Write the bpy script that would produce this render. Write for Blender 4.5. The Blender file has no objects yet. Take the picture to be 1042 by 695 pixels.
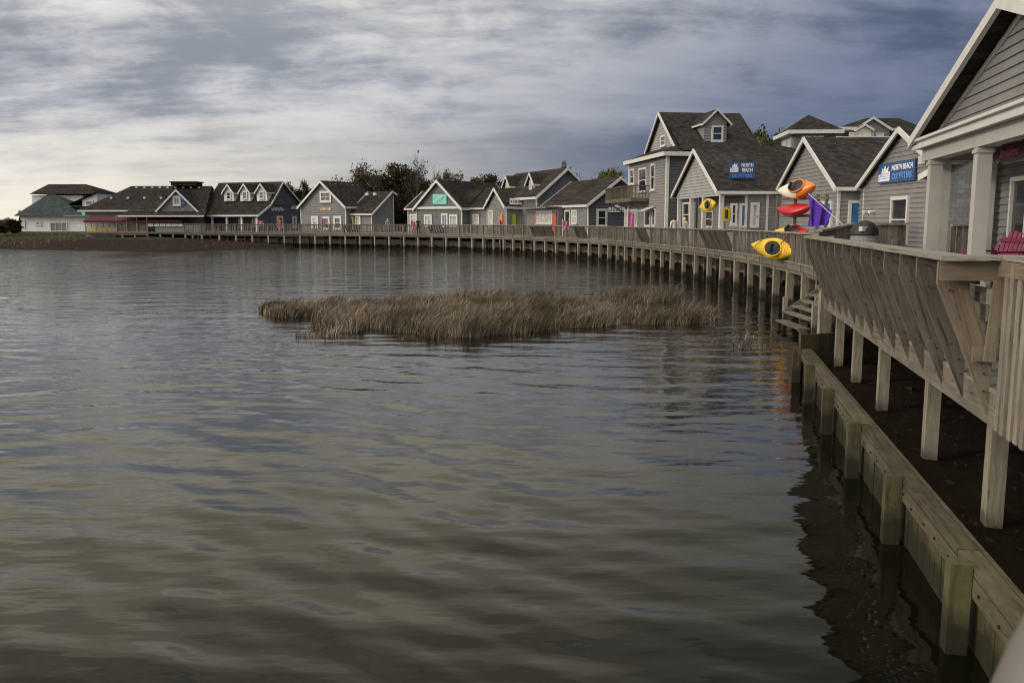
import bpy, bmesh, math, random
import numpy as np
from mathutils import Vector, Matrix, noise as mnoise
random.seed(7); R=random.random
def U(a,b): return a+(b-a)*random.random()
S=bpy.context.scene; COL=S.collection
# ---------------- camera ----------------
F=900.0; TH=math.atan(122.5/F); EYE=3.2
cd=bpy.data.cameras.new('camera'); cam=bpy.data.objects.new('camera',cd); COL.objects.link(cam)
cd.sensor_width=36; cd.lens=36*F/1042; cd.clip_end=9000; cd.clip_start=.05
cam.location=(0,0,EYE); cam.rotation_euler=(math.pi/2-TH,0,0); S.camera=cam
cd.dof.use_dof=True; cd.dof.focus_distance=22; cd.dof.aperture_fstop=8
S.render.engine='CYCLES'; S.cycles.pixel_filter_type='BLACKMAN_HARRIS'; S.cycles.filter_width=1.05
# ---------------- world ----------------
W=bpy.data.worlds.new('World'); S.world=W; W.use_nodes=True
SUN_EL,SUN_AZ=math.radians(19),math.radians(-100)     # azimuth from +Y, clockwise positive
nt=W.node_tree; N=nt.nodes; K=nt.links; N.clear()
class G:
    """tiny node-graph helper"""
    def __init__(s,nt): s.nt=nt; s.N=nt.nodes; s.K=nt.links
    def n(s,t,ins=None,**kw):
        x=s.N.new(t)
        for k,v in kw.items(): setattr(x,k,v)
        for k,v in (ins or {}).items():
            if isinstance(v,bpy.types.NodeSocket): s.K.new(v,x.inputs[k])
            else: x.inputs[k].default_value=v
        return x
    def m(s,op,a,b=0.0,c=None,clamp=False):
        d={0:a,1:b}
        if c is not None: d[2]=c
        return s.n('ShaderNodeMath',d,operation=op,use_clamp=clamp).outputs[0]
    def mix(s,f,a,b,bt='MIX'):
        x=s.n('ShaderNodeMix',data_type='RGBA',blend_type=bt)
        for i,v in ((0,f),(6,a),(7,b)):
            if isinstance(v,bpy.types.NodeSocket): s.K.new(v,x.inputs[i])
            else: x.inputs[i].default_value=(v if i==0 else (*v,1) if len(v)==3 else v)
        return x.outputs[2]
    def ramp(s,f,stops,interp='LINEAR'):
        x=s.N.new('ShaderNodeValToRGB'); x.color_ramp.interpolation=interp
        e=x.color_ramp.elements
        while len(e)<len(stops): e.new(.5)
        for el,(p,c) in zip(e,stops):
            el.position=p; el.color=(c,c,c,1) if isinstance(c,(int,float)) else (*c,1)
        s.K.new(f,x.inputs[0]); return x.outputs[0]
g=G(nt)
sky=g.n('ShaderNodeTexSky',sky_type='NISHITA',sun_disc=False,sun_elevation=SUN_EL,sun_rotation=SUN_AZ,air_density=1.2,dust_density=2.0)
tc=g.n('ShaderNodeTexCoord').outputs['Generated']
sp=g.n('ShaderNodeSeparateXYZ',{0:tc}); X,Y,Z=sp.outputs
hz=g.m('ADD',Z,.16)
cv=g.n('ShaderNodeCombineXYZ',{0:g.m('DIVIDE',X,hz),1:g.m('DIVIDE',Y,hz),2:0.0}).outputs[0]
wz=g.n('ShaderNodeTexNoise',{'Vector':cv,'Scale':.55,'Detail':3.0})
cvw=g.n('ShaderNodeVectorMath',{0:cv,1:g.n('ShaderNodeVectorMath',{0:wz.outputs[1],'Scale':.45},operation='SCALE').outputs[0]},operation='ADD').outputs[0]
mp=g.n('ShaderNodeMapping',{'Vector':cvw,'Scale':(.38,1.05,1),'Rotation':(0,0,0),'Location':(3.1,.7,0)}).outputs[0]
n1=g.n('ShaderNodeTexNoise',{'Vector':mp,'Scale':1.0,'Detail':10.0,'Roughness':.62}).outputs[0]
mp2=g.n('ShaderNodeMapping',{'Vector':cvw,'Scale':(.9,2.1,1),'Rotation':(0,0,0),'Location':(8,2,0)}).outputs[0]
n2=g.n('ShaderNodeTexNoise',{'Vector':mp2,'Scale':1.6,'Detail':9.0,'Roughness':.66}).outputs[0]
# side: 0 at the bright west, 1 at the dark east
az=g.m('ARCTAN2',X,Y)
side=g.n('ShaderNodeMapRange',{0:az,1:-.22,2:.46},interpolation_type='SMOOTHSTEP').outputs[0]
sidel=g.n('ShaderNodeMapRange',{0:az,1:-.58,2:.32},interpolation_type='SMOOTHSTEP').outputs[0]
lowm=g.n('ShaderNodeMapRange',{0:g.m('DIVIDE',Z,g.m('ADD',.85,g.m('MULTIPLY',sidel,.75))),1:.0,2:.145},interpolation_type='SMOOTHSTEP').outputs[0]   # 0 horizon .. 1 up
mp3=g.n('ShaderNodeMapping',{'Vector':tc,'Scale':(9,9,22),'Location':(4,1,0)}).outputs[0]
n3=g.n('ShaderNodeTexNoise',{'Vector':mp3,'Scale':1.0,'Detail':9.0,'Roughness':.6,'Distortion':.35}).outputs[0]
cl=g.m('ADD',g.m('MULTIPLY',n1,.46),g.m('ADD',g.m('MULTIPLY',n2,.24),g.m('MULTIPLY',n3,.30)))
cl=g.n('ShaderNodeMapRange',{0:cl,1:.415,2:.58},interpolation_type='SMOOTHSTEP').outputs[0]
dark=g.mix(side,(.28,.305,.37),(.070,.098,.175))
lite=g.mix(side,(.74,.73,.75),(.215,.25,.36))
cloud=g.mix(cl,dark,lite)
# lighter hole up in the middle of the picture
sidel=g.n('ShaderNodeMapRange',{0:az,1:-.58,2:.32},interpolation_type='SMOOTHSTEP').outputs[0]
low=g.mix(g.m('ADD',g.m('MULTIPLY',n2,.18),sidel,clamp=True),(1.12,1.04,.88),(.070,.108,.205))
lw=g.m('SUBTRACT',1.0,lowm); lw=g.m('ADD',g.m('MULTIPLY',lw,1.0),g.m('MULTIPLY',g.m('SUBTRACT',n2,.52),1.0),clamp=True)
lw=g.m('MULTIPLY',lw,g.n('ShaderNodeMapRange',{0:side,1:.95,2:.45,3:.95,4:1.0}).outputs[0])
cloud=g.mix(lw,cloud,low)
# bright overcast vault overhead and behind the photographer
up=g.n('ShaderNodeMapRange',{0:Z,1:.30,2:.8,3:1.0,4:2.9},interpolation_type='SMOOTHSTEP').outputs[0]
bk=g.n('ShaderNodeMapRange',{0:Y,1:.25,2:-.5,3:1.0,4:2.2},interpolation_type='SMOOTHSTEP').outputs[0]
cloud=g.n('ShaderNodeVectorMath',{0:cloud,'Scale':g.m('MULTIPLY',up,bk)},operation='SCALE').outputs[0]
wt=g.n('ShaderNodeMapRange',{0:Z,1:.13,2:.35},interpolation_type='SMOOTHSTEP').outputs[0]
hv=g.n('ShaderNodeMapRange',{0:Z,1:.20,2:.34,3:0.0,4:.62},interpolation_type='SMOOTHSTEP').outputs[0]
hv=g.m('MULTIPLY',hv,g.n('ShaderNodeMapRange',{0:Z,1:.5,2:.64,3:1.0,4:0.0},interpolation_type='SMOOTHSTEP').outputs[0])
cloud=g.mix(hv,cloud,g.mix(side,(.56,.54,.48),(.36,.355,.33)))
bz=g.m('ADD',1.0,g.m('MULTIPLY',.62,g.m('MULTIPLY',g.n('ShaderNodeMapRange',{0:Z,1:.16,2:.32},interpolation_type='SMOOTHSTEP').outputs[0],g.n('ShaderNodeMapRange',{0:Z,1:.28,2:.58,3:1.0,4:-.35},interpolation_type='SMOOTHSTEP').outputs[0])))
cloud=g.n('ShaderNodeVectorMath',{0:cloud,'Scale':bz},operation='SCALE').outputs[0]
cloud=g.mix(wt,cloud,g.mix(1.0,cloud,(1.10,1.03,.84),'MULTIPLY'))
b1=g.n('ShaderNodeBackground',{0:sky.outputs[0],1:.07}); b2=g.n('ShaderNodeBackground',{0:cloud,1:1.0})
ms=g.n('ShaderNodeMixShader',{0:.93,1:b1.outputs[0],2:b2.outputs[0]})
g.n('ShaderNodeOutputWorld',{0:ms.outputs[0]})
# ---------------- sun ----------------
sl=bpy.data.lights.new('sun','SUN'); sl.energy=1.6; sl.angle=math.radians(11); sl.color=(1,.93,.82)
so=bpy.data.objects.new('sun',sl); COL.objects.link(so)
sd=Vector((math.sin(SUN_AZ)*math.cos(SUN_EL),math.cos(SUN_AZ)*math.cos(SUN_EL),math.sin(SUN_EL)))
so.rotation_euler=(-sd).to_track_quat('-Z','Y').to_euler(); so.location=(-20,0,30)
S.view_settings.view_transform='Standard'; S.view_settings.look='None'; S.view_settings.exposure=.0; S.view_settings.gamma=1
# ---------------- picture-to-place helpers (used while laying out) ----------------
_c,_s=math.cos(TH),math.sin(TH)
def ray(px,py):
    v=(347.5-py)/F; return Vector(((px-521)/F,_c+v*_s,-_s+v*_c))
def at(px,py,Yd):
    r=ray(px,py); t=Yd/r[1]; return Vector((r[0]*t,Yd,EYE+r[2]*t))
def atz(px,py,z):
    r=ray(px,py); t=(z-EYE)/r[2]; return Vector((r[0]*t,r[1]*t,z))
# ---------------- mesh helper ----------------
class MB:
    def __init__(s): s.v=[]; s.f=[]; s.uv=[]
    def poly(s,pts,uv=None):
        i=len(s.v); s.v+= [tuple(p) for p in pts]; s.f.append(tuple(range(i,i+len(pts))))
        s.uv.append(uv or [(p[0],p[1]) for p in pts])
    def box(s,c,ex,ey,ez,sx,sy,sz,tap=1.0):
        """oriented box; uv runs along the longest axis so that wood grain follows it"""
        c=Vector(c); ex,ey,ez=(Vector(e).normalized() for e in (ex,ey,ez))
        sz_=(sx,sy,sz); L=max(range(3),key=lambda i:sz_[i]); o1,o2=R()*50,R()*50
        P={}
        i0=len(s.v)
        for k in range(8):
            a=(k&1)*2-1; b=((k>>1)&1)*2-1; d=((k>>2)&1)*2-1
            t=tap if d>0 else 1.0
            s.v.append(tuple(c+ex*(a*sx/2*t)+ey*(b*sy/2*t)+ez*(d*sz/2))); P[k]=(a*sx/2,b*sy/2,d*sz/2)
        for fc,ax in (((0,2,3,1),2),((4,5,7,6),2),((0,1,5,4),1),((2,6,7,3),1),((0,4,6,2),0),((1,3,7,5),0)):
            s.f.append(tuple(i0+k for k in fc))
            oth=[i for i in range(3) if i!=ax]
            if L in oth: oth.remove(L); oth=[L]+oth
            s.uv.append([(P[k][oth[0]]+o1,P[k][oth[1]]+o2+ax*.37) for k in fc])
    def bar(s,a,b,w,h,up=(0,0,1)):
        a,b=Vector(a),Vector(b); d=b-a; L=d.length
        if L<1e-6: return
        d/=L; u=Vector(up); x=d.cross(u)
        if x.length<1e-4: x=d.cross(Vector((1,0,0)))
        x.normalize(); u=x.cross(d)
        s.box((a+b)/2,d,x,u,L,w,h)
    def tube(s,pts,rad,n=8,cap=True):
        pts=[Vector(p) for p in pts]; m=len(pts)
        if not hasattr(rad,'__len__'): rad=[rad]*m
        i0=len(s.v); o=R()*20; acc=0; L=[0]
        for i in range(1,m): acc+=(pts[i]-pts[i-1]).length; L.append(acc)
        for i,p in enumerate(pts):
            d=(pts[min(i+1,m-1)]-pts[max(i-1,0)]).normalized()
            x=d.cross(Vector((0,0,1)))
            if x.length<.05: x=d.cross(Vector((0,1,0)))
            x.normalize(); y=x.cross(d)
            for k in range(n):
                a=2*math.pi*k/n; s.v.append(tuple(p+(x*math.cos(a)+y*math.sin(a))*rad[i]))
        for i in range(m-1):
            for k in range(n):
                a,b=i0+i*n+k,i0+i*n+(k+1)%n
                s.f.append((a,b,b+n,a+n)); s.uv.append([(L[i]+o,k*.05),(L[i]+o,k*.05+.05),(L[i+1]+o,k*.05+.05),(L[i+1]+o,k*.05)])
        if cap:
            for r in (0,m-1):
                fc=tuple(i0+r*n+k for k in (range(n) if r else range(n-1,-1,-1))); s.f.append(fc); s.uv.append([(0,0)]*n)
    def grid(s,rows,uvs=1.0,flip=False):
        n=len(rows[0]); i0=len(s.v)
        for r in rows: s.v+=[tuple(p) for p in r]
        for i in range(len(rows)-1):
            for k in range(n-1):
                a=i0+i*n+k; f=(a,a+1,a+1+n,a+n)
                s.f.append(f[::-1] if flip else f); s.uv.append([(s.v[j][0]*uvs,s.v[j][1]*uvs) for j in s.f[-1]])
    def build(s,name,mat,parent=None,smooth=False,fix=False):
        me=bpy.data.meshes.new(name); me.from_pydata(s.v,[],s.f)
        uvl=me.uv_layers.new(name='UVMap'); flat=[c for f in s.uv for uv in f for c in uv]
        if len(flat)==len(uvl.data)*2: uvl.data.foreach_set('uv',flat)
        if fix:
            bm=bmesh.new(); bm.from_mesh(me); bmesh.ops.recalc_face_normals(bm,faces=bm.faces); bm.to_mesh(me); bm.free()
        me.materials.append(mat)
        if smooth: me.polygons.foreach_set('use_smooth',[True]*len(me.polygons))
        me.update()
        o=bpy.data.objects.new(name,me); COL.objects.link(o)
        if parent: o.parent=parent
        return o
def tag(o,label=None,cat=None,group=None,kind=None):
    if label: o['label']=label
    if cat: o['category']=cat
    if group: o['group']=group
    if kind: o['kind']=kind
    return o
def empty(name,loc,rz,label,cat,group=None):
    o=bpy.data.objects.new(name,None); COL.objects.link(o); o.location=loc; o.rotation_euler=(0,0,rz); o.empty_display_size=.3
    return tag(o,label,cat,group)
def text_mesh(name,body,size,mat,parent,loc,rot,extr=.01,sx=1,align='CENTER',shear=0):
    c=bpy.data.curves.new(name,'FONT'); c.body=body; c.size=size; c.extrude=extr; c.align_x=align; c.align_y='CENTER'; c.shear=shear; c.offset=size*.018
    t=bpy.data.objects.new(name,c); COL.objects.link(t)
    me=bpy.data.meshes.new_from_object(t.evaluated_get(bpy.context.evaluated_depsgraph_get())); COL.objects.unlink(t); bpy.data.objects.remove(t)
    o=bpy.data.objects.new(name,me); me.materials.clear(); me.materials.append(mat); COL.objects.link(o)
    o.parent=parent; o.location=loc; o.rotation_euler=rot; o.scale=(sx,1,1); return o
# ---------------- materials ----------------
def newmat(name):
    m=bpy.data.materials.new(name); m.use_nodes=True; nt=m.node_tree; nt.nodes.clear(); g=G(nt)
    b=g.n('ShaderNodeBsdfPrincipled'); g.n('ShaderNodeOutputMaterial',{0:b.outputs[0]}); return m,g,b
def plain(name,col,rough=.6,metal=0,var=.12,scale=3,bump=0,spec=.5):
    m,g,b=newmat(name); pos=g.n('ShaderNodeNewGeometry').outputs['Position']
    n=g.n('ShaderNodeTexNoise',{'Vector':pos,'Scale':scale,'Detail':5.0}).outputs[0]
    f=g.n('ShaderNodeMapRange',{0:n,1:.3,2:.7,3:1-var,4:1+var}).outputs[0]
    c=g.n('ShaderNodeVectorMath',{0:(*col,),'Scale':f},operation='SCALE').outputs[0]
    g.K.new(c,b.inputs['Base Color']); b.inputs['Roughness'].default_value=rough; b.inputs['Metallic'].default_value=metal
    b.inputs['Specular IOR Level'].default_value=spec
    if bump:
        bp=g.n('ShaderNodeBump',{'Strength':bump,'Distance':.02,'Height':n}); g.K.new(bp.outputs[0],b.inputs['Normal'])
    return m
def wood(name,c1,c2,rough=.85,green=0.0,gs=1.0,bump=.5):
    m,g,b=newmat(name); geo=g.n('ShaderNodeNewGeometry'); uv=g.n('ShaderNodeUVMap').outputs[0]
    isl=geo.outputs['Random Per Island']
    mp=g.n('ShaderNodeMapping',{'Vector':uv,'Scale':(1.4*gs,26*gs,1)}).outputs[0]
    d=g.n('ShaderNodeTexNoise',{'Vector':uv,'Scale':1.7,'Detail':3.0}).outputs[1]
    mpw=g.n('ShaderNodeVectorMath',{0:mp,1:g.n('ShaderNodeVectorMath',{0:d,'Scale':2.5},operation='SCALE').outputs[0]},operation='ADD').outputs[0]
    gr=g.n('ShaderNodeTexNoise',{'Vector':mpw,'Scale':1.0,'Detail':6.0,'Roughness':.62}).outputs[0]
    bl=g.n('ShaderNodeTexNoise',{'Vector':geo.outputs['Position'],'Scale':1.9,'Detail':5.0,'Roughness':.65}).outputs[0]
    gc=g.n('ShaderNodeMapRange',{0:gr,1:.36,2:.64}).outputs[0]; bc=g.n('ShaderNodeMapRange',{0:bl,1:.32,2:.68}).outputs[0]
    f=g.m('ADD',g.m('MULTIPLY',gc,.42),g.m('ADD',g.m('MULTIPLY',isl,.42),g.m('MULTIPLY',bc,.34)),clamp=True)
    cr=g.n('ShaderNodeMapRange',{0:gr,1:.40,2:.30}).outputs[0]
    c=g.mix(f,c1,c2); c=g.mix(g.m('MULTIPLY',cr,.6),c,(c1[0]*.4,c1[1]*.38,c1[2]*.36))
    # knots
    vo=g.n('ShaderNodeTexVoronoi',{'Vector':g.n('ShaderNodeMapping',{'Vector':uv,'Scale':(1.6,7,1)}).outputs[0],'Scale':1.0})
    kn=g.n('ShaderNodeMapRange',{0:vo.outputs[0],1:.10,2:.05}).outputs[0]
    c=g.mix(g.m('MULTIPLY',kn,.5),c,(c1[0]*.45,c1[1]*.4,c1[2]*.35))
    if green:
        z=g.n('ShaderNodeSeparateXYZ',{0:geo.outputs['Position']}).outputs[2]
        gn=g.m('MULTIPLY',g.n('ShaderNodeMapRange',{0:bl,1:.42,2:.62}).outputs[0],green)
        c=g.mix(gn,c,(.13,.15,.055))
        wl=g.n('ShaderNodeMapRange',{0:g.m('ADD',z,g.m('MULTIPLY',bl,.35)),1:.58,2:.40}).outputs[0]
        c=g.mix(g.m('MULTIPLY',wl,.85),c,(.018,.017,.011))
    g.K.new(c,b.inputs['Base Color']); b.inputs['Roughness'].default_value=rough; b.inputs['Specular IOR Level'].default_value=.12
    bp=g.n('ShaderNodeBump',{'Strength':bump,'Distance':.008,'Height':gr}); g.K.new(bp.outputs[0],b.inputs['Normal'])
    return m
def siding(name,col,lap=0.0,shingle=False):
    m,g,b=newmat(name); pos=g.n('ShaderNodeNewGeometry').outputs['Position']; sp=g.n('ShaderNodeSeparateXYZ',{0:pos})
    n=g.n('ShaderNodeTexNoise',{'Vector':pos,'Scale':1.1,'Detail':6.0,'Roughness':.6}).outputs[0]
    n2=g.n('ShaderNodeTexNoise',{'Vector':g.n('ShaderNodeMapping',{'Vector':pos,'Scale':(6,6,.7)}).outputs[0],'Scale':1.0,'Detail':4.0}).outputs[0]
    f=g.n('ShaderNodeMapRange',{0:g.m('ADD',g.m('MULTIPLY',n,.6),g.m('MULTIPLY',n2,.4)),1:.3,2:.7,3:.84,4:1.14}).outputs[0]
    if shingle:
        h=g.m('ADD',sp.outputs[0],sp.outputs[1])
        bv=g.n('ShaderNodeCombineXYZ',{0:h,1:sp.outputs[2],2:0.0}).outputs[0]
        br=g.n('ShaderNodeTexBrick',{'Vector':bv,'Scale':3.0,'Color1':(1,1,1,1),'Color2':(.72,.72,.75,1),'Mortar':(.5,.5,.5,1),'Mortar Size':.02,'Brick Width':.5,'Row Height':.5})
        f=g.m('MULTIPLY',f,br.outputs[0])
    c=g.n('ShaderNodeVectorMath',{0:(*col,),'Scale':f},operation='SCALE').outputs[0]
    g.K.new(c,b.inputs['Base Color']); b.inputs['Roughness'].default_value=.75; b.inputs['Specular IOR Level'].default_value=.15
    if lap:
        fr=g.m('FRACT',g.m('DIVIDE',sp.outputs[2],lap)); hgt=g.m('SUBTRACT',1.0,fr)
        bp=g.n('ShaderNodeBump',{'Strength':1.0,'Distance':.03,'Height':hgt}); g.K.new(bp.outputs[0],b.inputs['Normal'])
    return m
def roofmat(name,col,v=.62):
    m,g,b=newmat(name); pos=g.n('ShaderNodeNewGeometry').outputs['Position']; sp=g.n('ShaderNodeSeparateXYZ',{0:pos})
    h=g.m('ADD',sp.outputs[0],g.m('MULTIPLY',sp.outputs[1],.6))
    bv=g.n('ShaderNodeCombineXYZ',{0:h,1:g.m('MULTIPLY',sp.outputs[2],2.0),2:0.0}).outputs[0]
    br=g.n('ShaderNodeTexBrick',{'Vector':bv,'Scale':2.6,'Color1':(.66,.66,.67,1),'Color2':(1.4,1.36,1.28,1),'Mortar':(.5,.5,.5,1),'Mortar Size':.012,'Brick Width':.7,'Row Height':.5,'Bias':0.0})
    n=g.n('ShaderNodeTexNoise',{'Vector':pos,'Scale':4.5,'Detail':8.0,'Roughness':.85}).outputs[0]
    n2=g.n('ShaderNodeTexNoise',{'Vector':pos,'Scale':.5,'Detail':4.0}).outputs[0]
    f=g.n('ShaderNodeMapRange',{0:g.m('ADD',g.m('MULTIPLY',n,.65),g.m('MULTIPLY',n2,.35)),1:.3,2:.7,3:1-v,4:1+v}).outputs[0]
    c=g.mix(1.0,br.outputs[0],(*col,),'MULTIPLY'); c=g.n('ShaderNodeVectorMath',{0:c,'Scale':f},operation='SCALE').outputs[0]
    g.K.new(c,b.inputs['Base Color']); b.inputs['Roughness'].default_value=1.0; b.inputs['Specular IOR Level'].default_value=.0
    bp=g.n('ShaderNodeBump',{'Strength':.5,'Distance':.02,'Height':n}); g.K.new(bp.outputs[0],b.inputs['Normal'])
    return m
M={}
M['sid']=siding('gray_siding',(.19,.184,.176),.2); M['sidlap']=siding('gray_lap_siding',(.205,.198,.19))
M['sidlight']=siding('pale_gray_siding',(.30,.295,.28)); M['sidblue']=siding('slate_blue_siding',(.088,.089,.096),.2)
M['shake']=siding('slate_shingle_siding',(.13,.131,.138),0,True); M['sidpale']=siding('pale_shingle_siding',(.22,.215,.205),0,True)
M['sidgreen']=siding('gray_green_siding',(.14,.15,.145),.2); M['sidwhite']=siding('white_siding',(.62,.60,.57),.25)
M['trim']=plain('white_trim',(.56,.54,.50),.5,var=.08); M['trimgray']=plain('weathered_white_trim',(.5,.48,.45),.55,var=.12)
M['beam']=plain('painted_taupe_beam',(.41,.39,.355),.55,var=.06)
M['roof']=roofmat('brown_shingle_roof',(.041,.037,.0345)); M['roofd']=roofmat('dark_shingle_roof',(.038,.034,.031)); M['roofb']=roofmat('tan_brown_shingle_roof',(.06,.052,.044))
M['roofg']=roofmat('green_metal_roof',(.052,.062,.062),.3); M['teal']=plain('teal_roof',(.17,.33,.28),.5)
M['glass']=plain('dark_window_glass',(.018,.02,.024),.07,var=.3,scale=.7,spec=.8)
M['glasswarm']=plain('curtained_window_glass',(.42,.41,.38),.25,var=.35,scale=1.6)
M['glassblue']=plain('blue_door_glass',(.03,.16,.36),.15,var=.3,scale=2)
M['dark']=plain('dark_interior',(.012,.011,.010),.9); M['black']=plain('black_plastic',(.012,.012,.013),.6)
M['deck']=wood('weathered_deck_boards',(.13,.115,.10),(.30,.28,.255)); M['rail']=wood('weathered_rail_wood',(.035,.028,.021),(.20,.178,.15))
M['raill']=wood('pale_rail_cap_wood',(.12,.102,.082),(.31,.28,.235)); M['bench']=wood('brown_bench_plank_wood',(.026,.020,.015),(.185,.158,.128))
M['fresh']=wood('tan_bracket_wood',(.065,.046,.031),(.235,.185,.135)); M['fascia']=wood('gray_fascia_wood',(.07,.058,.045),(.225,.195,.155))
M['baluster']=wood('tan_gray_baluster_wood',(.075,.058,.042),(.29,.25,.20)); M['pile']=wood('algae_stained_piling_wood',(.10,.082,.06),(.34,.30,.235),green=.12)
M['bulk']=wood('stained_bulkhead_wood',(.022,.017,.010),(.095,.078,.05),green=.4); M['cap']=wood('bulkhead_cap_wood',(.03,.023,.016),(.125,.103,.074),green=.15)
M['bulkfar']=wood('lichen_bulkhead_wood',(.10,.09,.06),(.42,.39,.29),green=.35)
M['red']=plain('red_paint',(.42,.012,.012),.3,var=.1); M['orange']=plain('orange_plastic',(.75,.20,.03),.3,var=.1)
M['cream']=plain('cream_plastic',(.75,.68,.55),.35,var=.1); M['yellow']=plain('yellow_plastic',(.66,.43,.02),.3,var=.1)
M['purple']=plain('purple_nylon',(.075,.02,.32),.8,var=.2); M['pink']=plain('pink_nylon',(.55,.15,.30),.7,var=.15); M['magenta']=plain('magenta_chair_paint',(.20,.012,.06),.45)
M['signblue']=plain('blue_sign_paint',(.026,.068,.20),.5); M['signlight']=plain('light_blue_sign_paint',(.12,.30,.62),.4); M['white']=plain('white_sign_paint',(.78,.78,.76),.4,var=.03)
M['maroon']=plain('maroon_sign_paint',(.10,.008,.018),.4); M['awning']=plain('dark_red_awning',(.06,.004,.009),.8,var=.2)
M['paneyellow']=plain('yellow_painted_panel',(.5,.4,.15),.7); M['pinkwood']=plain('salmon_painted_wood',(.30,.17,.12),.7)
M['tealsign']=plain('teal_sign_paint',(.16,.52,.43),.5); M['bluewall']=plain('light_blue_wall',(.14,.28,.5),.6); M['rust']=plain('orange_red_shutter_paint',(.40,.09,.04),.6)
M['lime']=plain('lime_banner_cloth',(.32,.42,.03),.8); M['can']=plain('gray_can_body',(.24,.23,.215),.55); M['skin']=plain('skin',(.45,.26,.18),.5); M['hair']=plain('dark_hair',(.015,.012,.01),.6)
M['shirt']=plain('white_shirt_cloth',(.62,.62,.62),.8); M['shirtg']=plain('gray_shirt_cloth',(.3,.3,.32),.8); M['jeans']=plain('blue_trouser_cloth',(.05,.07,.12),.8)
M['post']=plain('gray_post_paint',(.13,.12,.105),.6); M['metal']=plain('gray_metal',(.4,.4,.4),.35,metal=.7); M['grnlt']=plain('pale_sign_lettering',(.6,.5,.28),.6)
# ---------------- near deck frame ----------------
NA=math.atan2(.212,1); nt_=Vector((math.sin(NA),math.cos(NA),0)); nn_=Vector((math.cos(NA),-math.sin(NA),0)); UP=Vector((0,0,1))
def NF(l,s,z): return nn_*l+nt_*s+UP*z
DECK=1.75
# ---------------- boardwalk path ----------------
CP=[(9.3,26),(9.95,30),(10.3,34),(10.6,40),(10.3,47),(9.6,54),(8.6,63),(7.0,72.5),(4.4,80),(.6,88.5),(-3.6,96.5),(-8.5,102),(-17,108.5),(-28,114),(-37,116.3),(-43,117)]
def catmull(P,n=40):
    out=[]; P=[Vector((*p,0)) for p in P]; P=[2*P[0]-P[1]]+P+[2*P[-1]-P[-2]]
    for i in range(1,len(P)-2):
        a,b,c,d=P[i-1:i+3]
        for k in range(n):
            t=k/n; out.append(.5*((2*b)+(c-a)*t+(2*a-5*b+4*c-d)*t*t+(3*b-3*c+d-a)*t**3))
    out.append(P[-2]); return out
def resample(P,step):
    L=[0]
    for i in range(1,len(P)): L.append(L[-1]+(P[i]-P[i-1]).length)
    n=max(1,round(L[-1]/step)); out=[]
    j=0
    for k in range(n+1):
        t=L[-1]*k/n
        while j<len(P)-2 and L[j+1]<t: j+=1
        f=(t-L[j])/(L[j+1]-L[j]); out.append(P[j].lerp(P[j+1],f))
    return out
CURVE=catmull(CP); BW=resample(CURVE,2.35)
def normals(P):
    out=[]
    for i in range(len(P)):
        t=(P[min(i+1,len(P)-1)]-P[max(i-1,0)]).normalized(); out.append(Vector((t.y,-t.x,0)))
    return out
BN=normals(BW)
# ---------------- terrain ----------------
near=[tuple(NF(2.12,s,0)[:2]) for s in (-60,18.6)]
far_=[tuple((p+n*2.3)[:2]) for p,n in zip(BW,BN) if p.x>-30]
SH=[near[0],near[1],(9.6,19.2),(11.2,23)]+far_+[(-27.5,110),(-30.5,101),(-34,90.5),(-39,92.5),(-45,96),(-58.5,101.5),(-90,104),(-300,125),(-4000,400)]
LAND=SH+[(-4000,6000),(5000,6000),(5000,-60)]
def sdist(PX,PY):
    d=np.full(PX.shape,1e9)
    for (x0,y0),(x1,y1) in zip(SH[:-1],SH[1:]):
        dx,dy=x1-x0,y1-y0; t=np.clip(((PX-x0)*dx+(PY-y0)*dy)/(dx*dx+dy*dy),0,1)
        d=np.minimum(d,np.hypot(PX-x0-t*dx,PY-y0-t*dy))
    ins=np.zeros(PX.shape,bool); n=len(LAND)
    for i in range(n):
        x0,y0=LAND[i]; x1,y1=LAND[(i+1)%n]
        if y0==y1: continue
        c=((y0>PY)!=(y1>PY))&(PX<(x1-x0)*(PY-y0)/(y1-y0)+x0); ins^=c
    return np.where(ins,d,-d)
def axis(segs):
    out=[]
    for a,b,st in segs: out+=list(np.arange(a,b,st))
    return np.array(out+[segs[-1][1]])
xs=axis([(-5000,-600,550),(-600,-120,40),(-120,-62,3),(-62,-20,.9),(-20,-2,1.2),(-2,20,.4),(20,60,2.5),(60,400,28),(400,5000,600)])
ys=axis([(-200,-12,12),(-12,38,.45),(38,85,1.2),(85,124,.8),(124,170,3),(170,600,30),(600,5500,600)])
GX,GY=np.meshgrid(xs,ys); D=sdist(GX,GY)
w=np.clip((-24-GX)/6,0,1); w=w*w*(3-2*w)
steep=np.where(D<0,np.maximum(D*1.1,-.9),np.minimum(D*1.1,.40)+np.clip((D-4.0)/4,0,1)*1.1)
soft=np.where(D<0,np.maximum(D*.09,-.9),.30*np.clip(D/2.5,0,1)**.6+np.clip(D-2,0,None).clip(0,10)*.055+np.clip((D-12)/25,0,1)*.7)
GZ=steep*(1-w)+soft*w
rs=np.random.RandomState(3); GZ+=np.where(D>.3,rs.normal(0,.03,GZ.shape),0)*(np.hypot(GX,GY)<200)
mb=MB(); mb.v=[tuple(p) for p in np.stack([GX,GY,GZ],-1).reshape(-1,3)]; nx=len(xs)
for j in range(len(ys)-1):
    for i in range(nx-1):
        a=j*nx+i; mb.f.append((a,a+1,a+1+nx,a+nx))
m,g,b=newmat('shore_ground'); pos=g.n('ShaderNodeNewGeometry').outputs['Position']; spz=g.n('ShaderNodeSeparateXYZ',{0:pos}).outputs[2]
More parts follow.
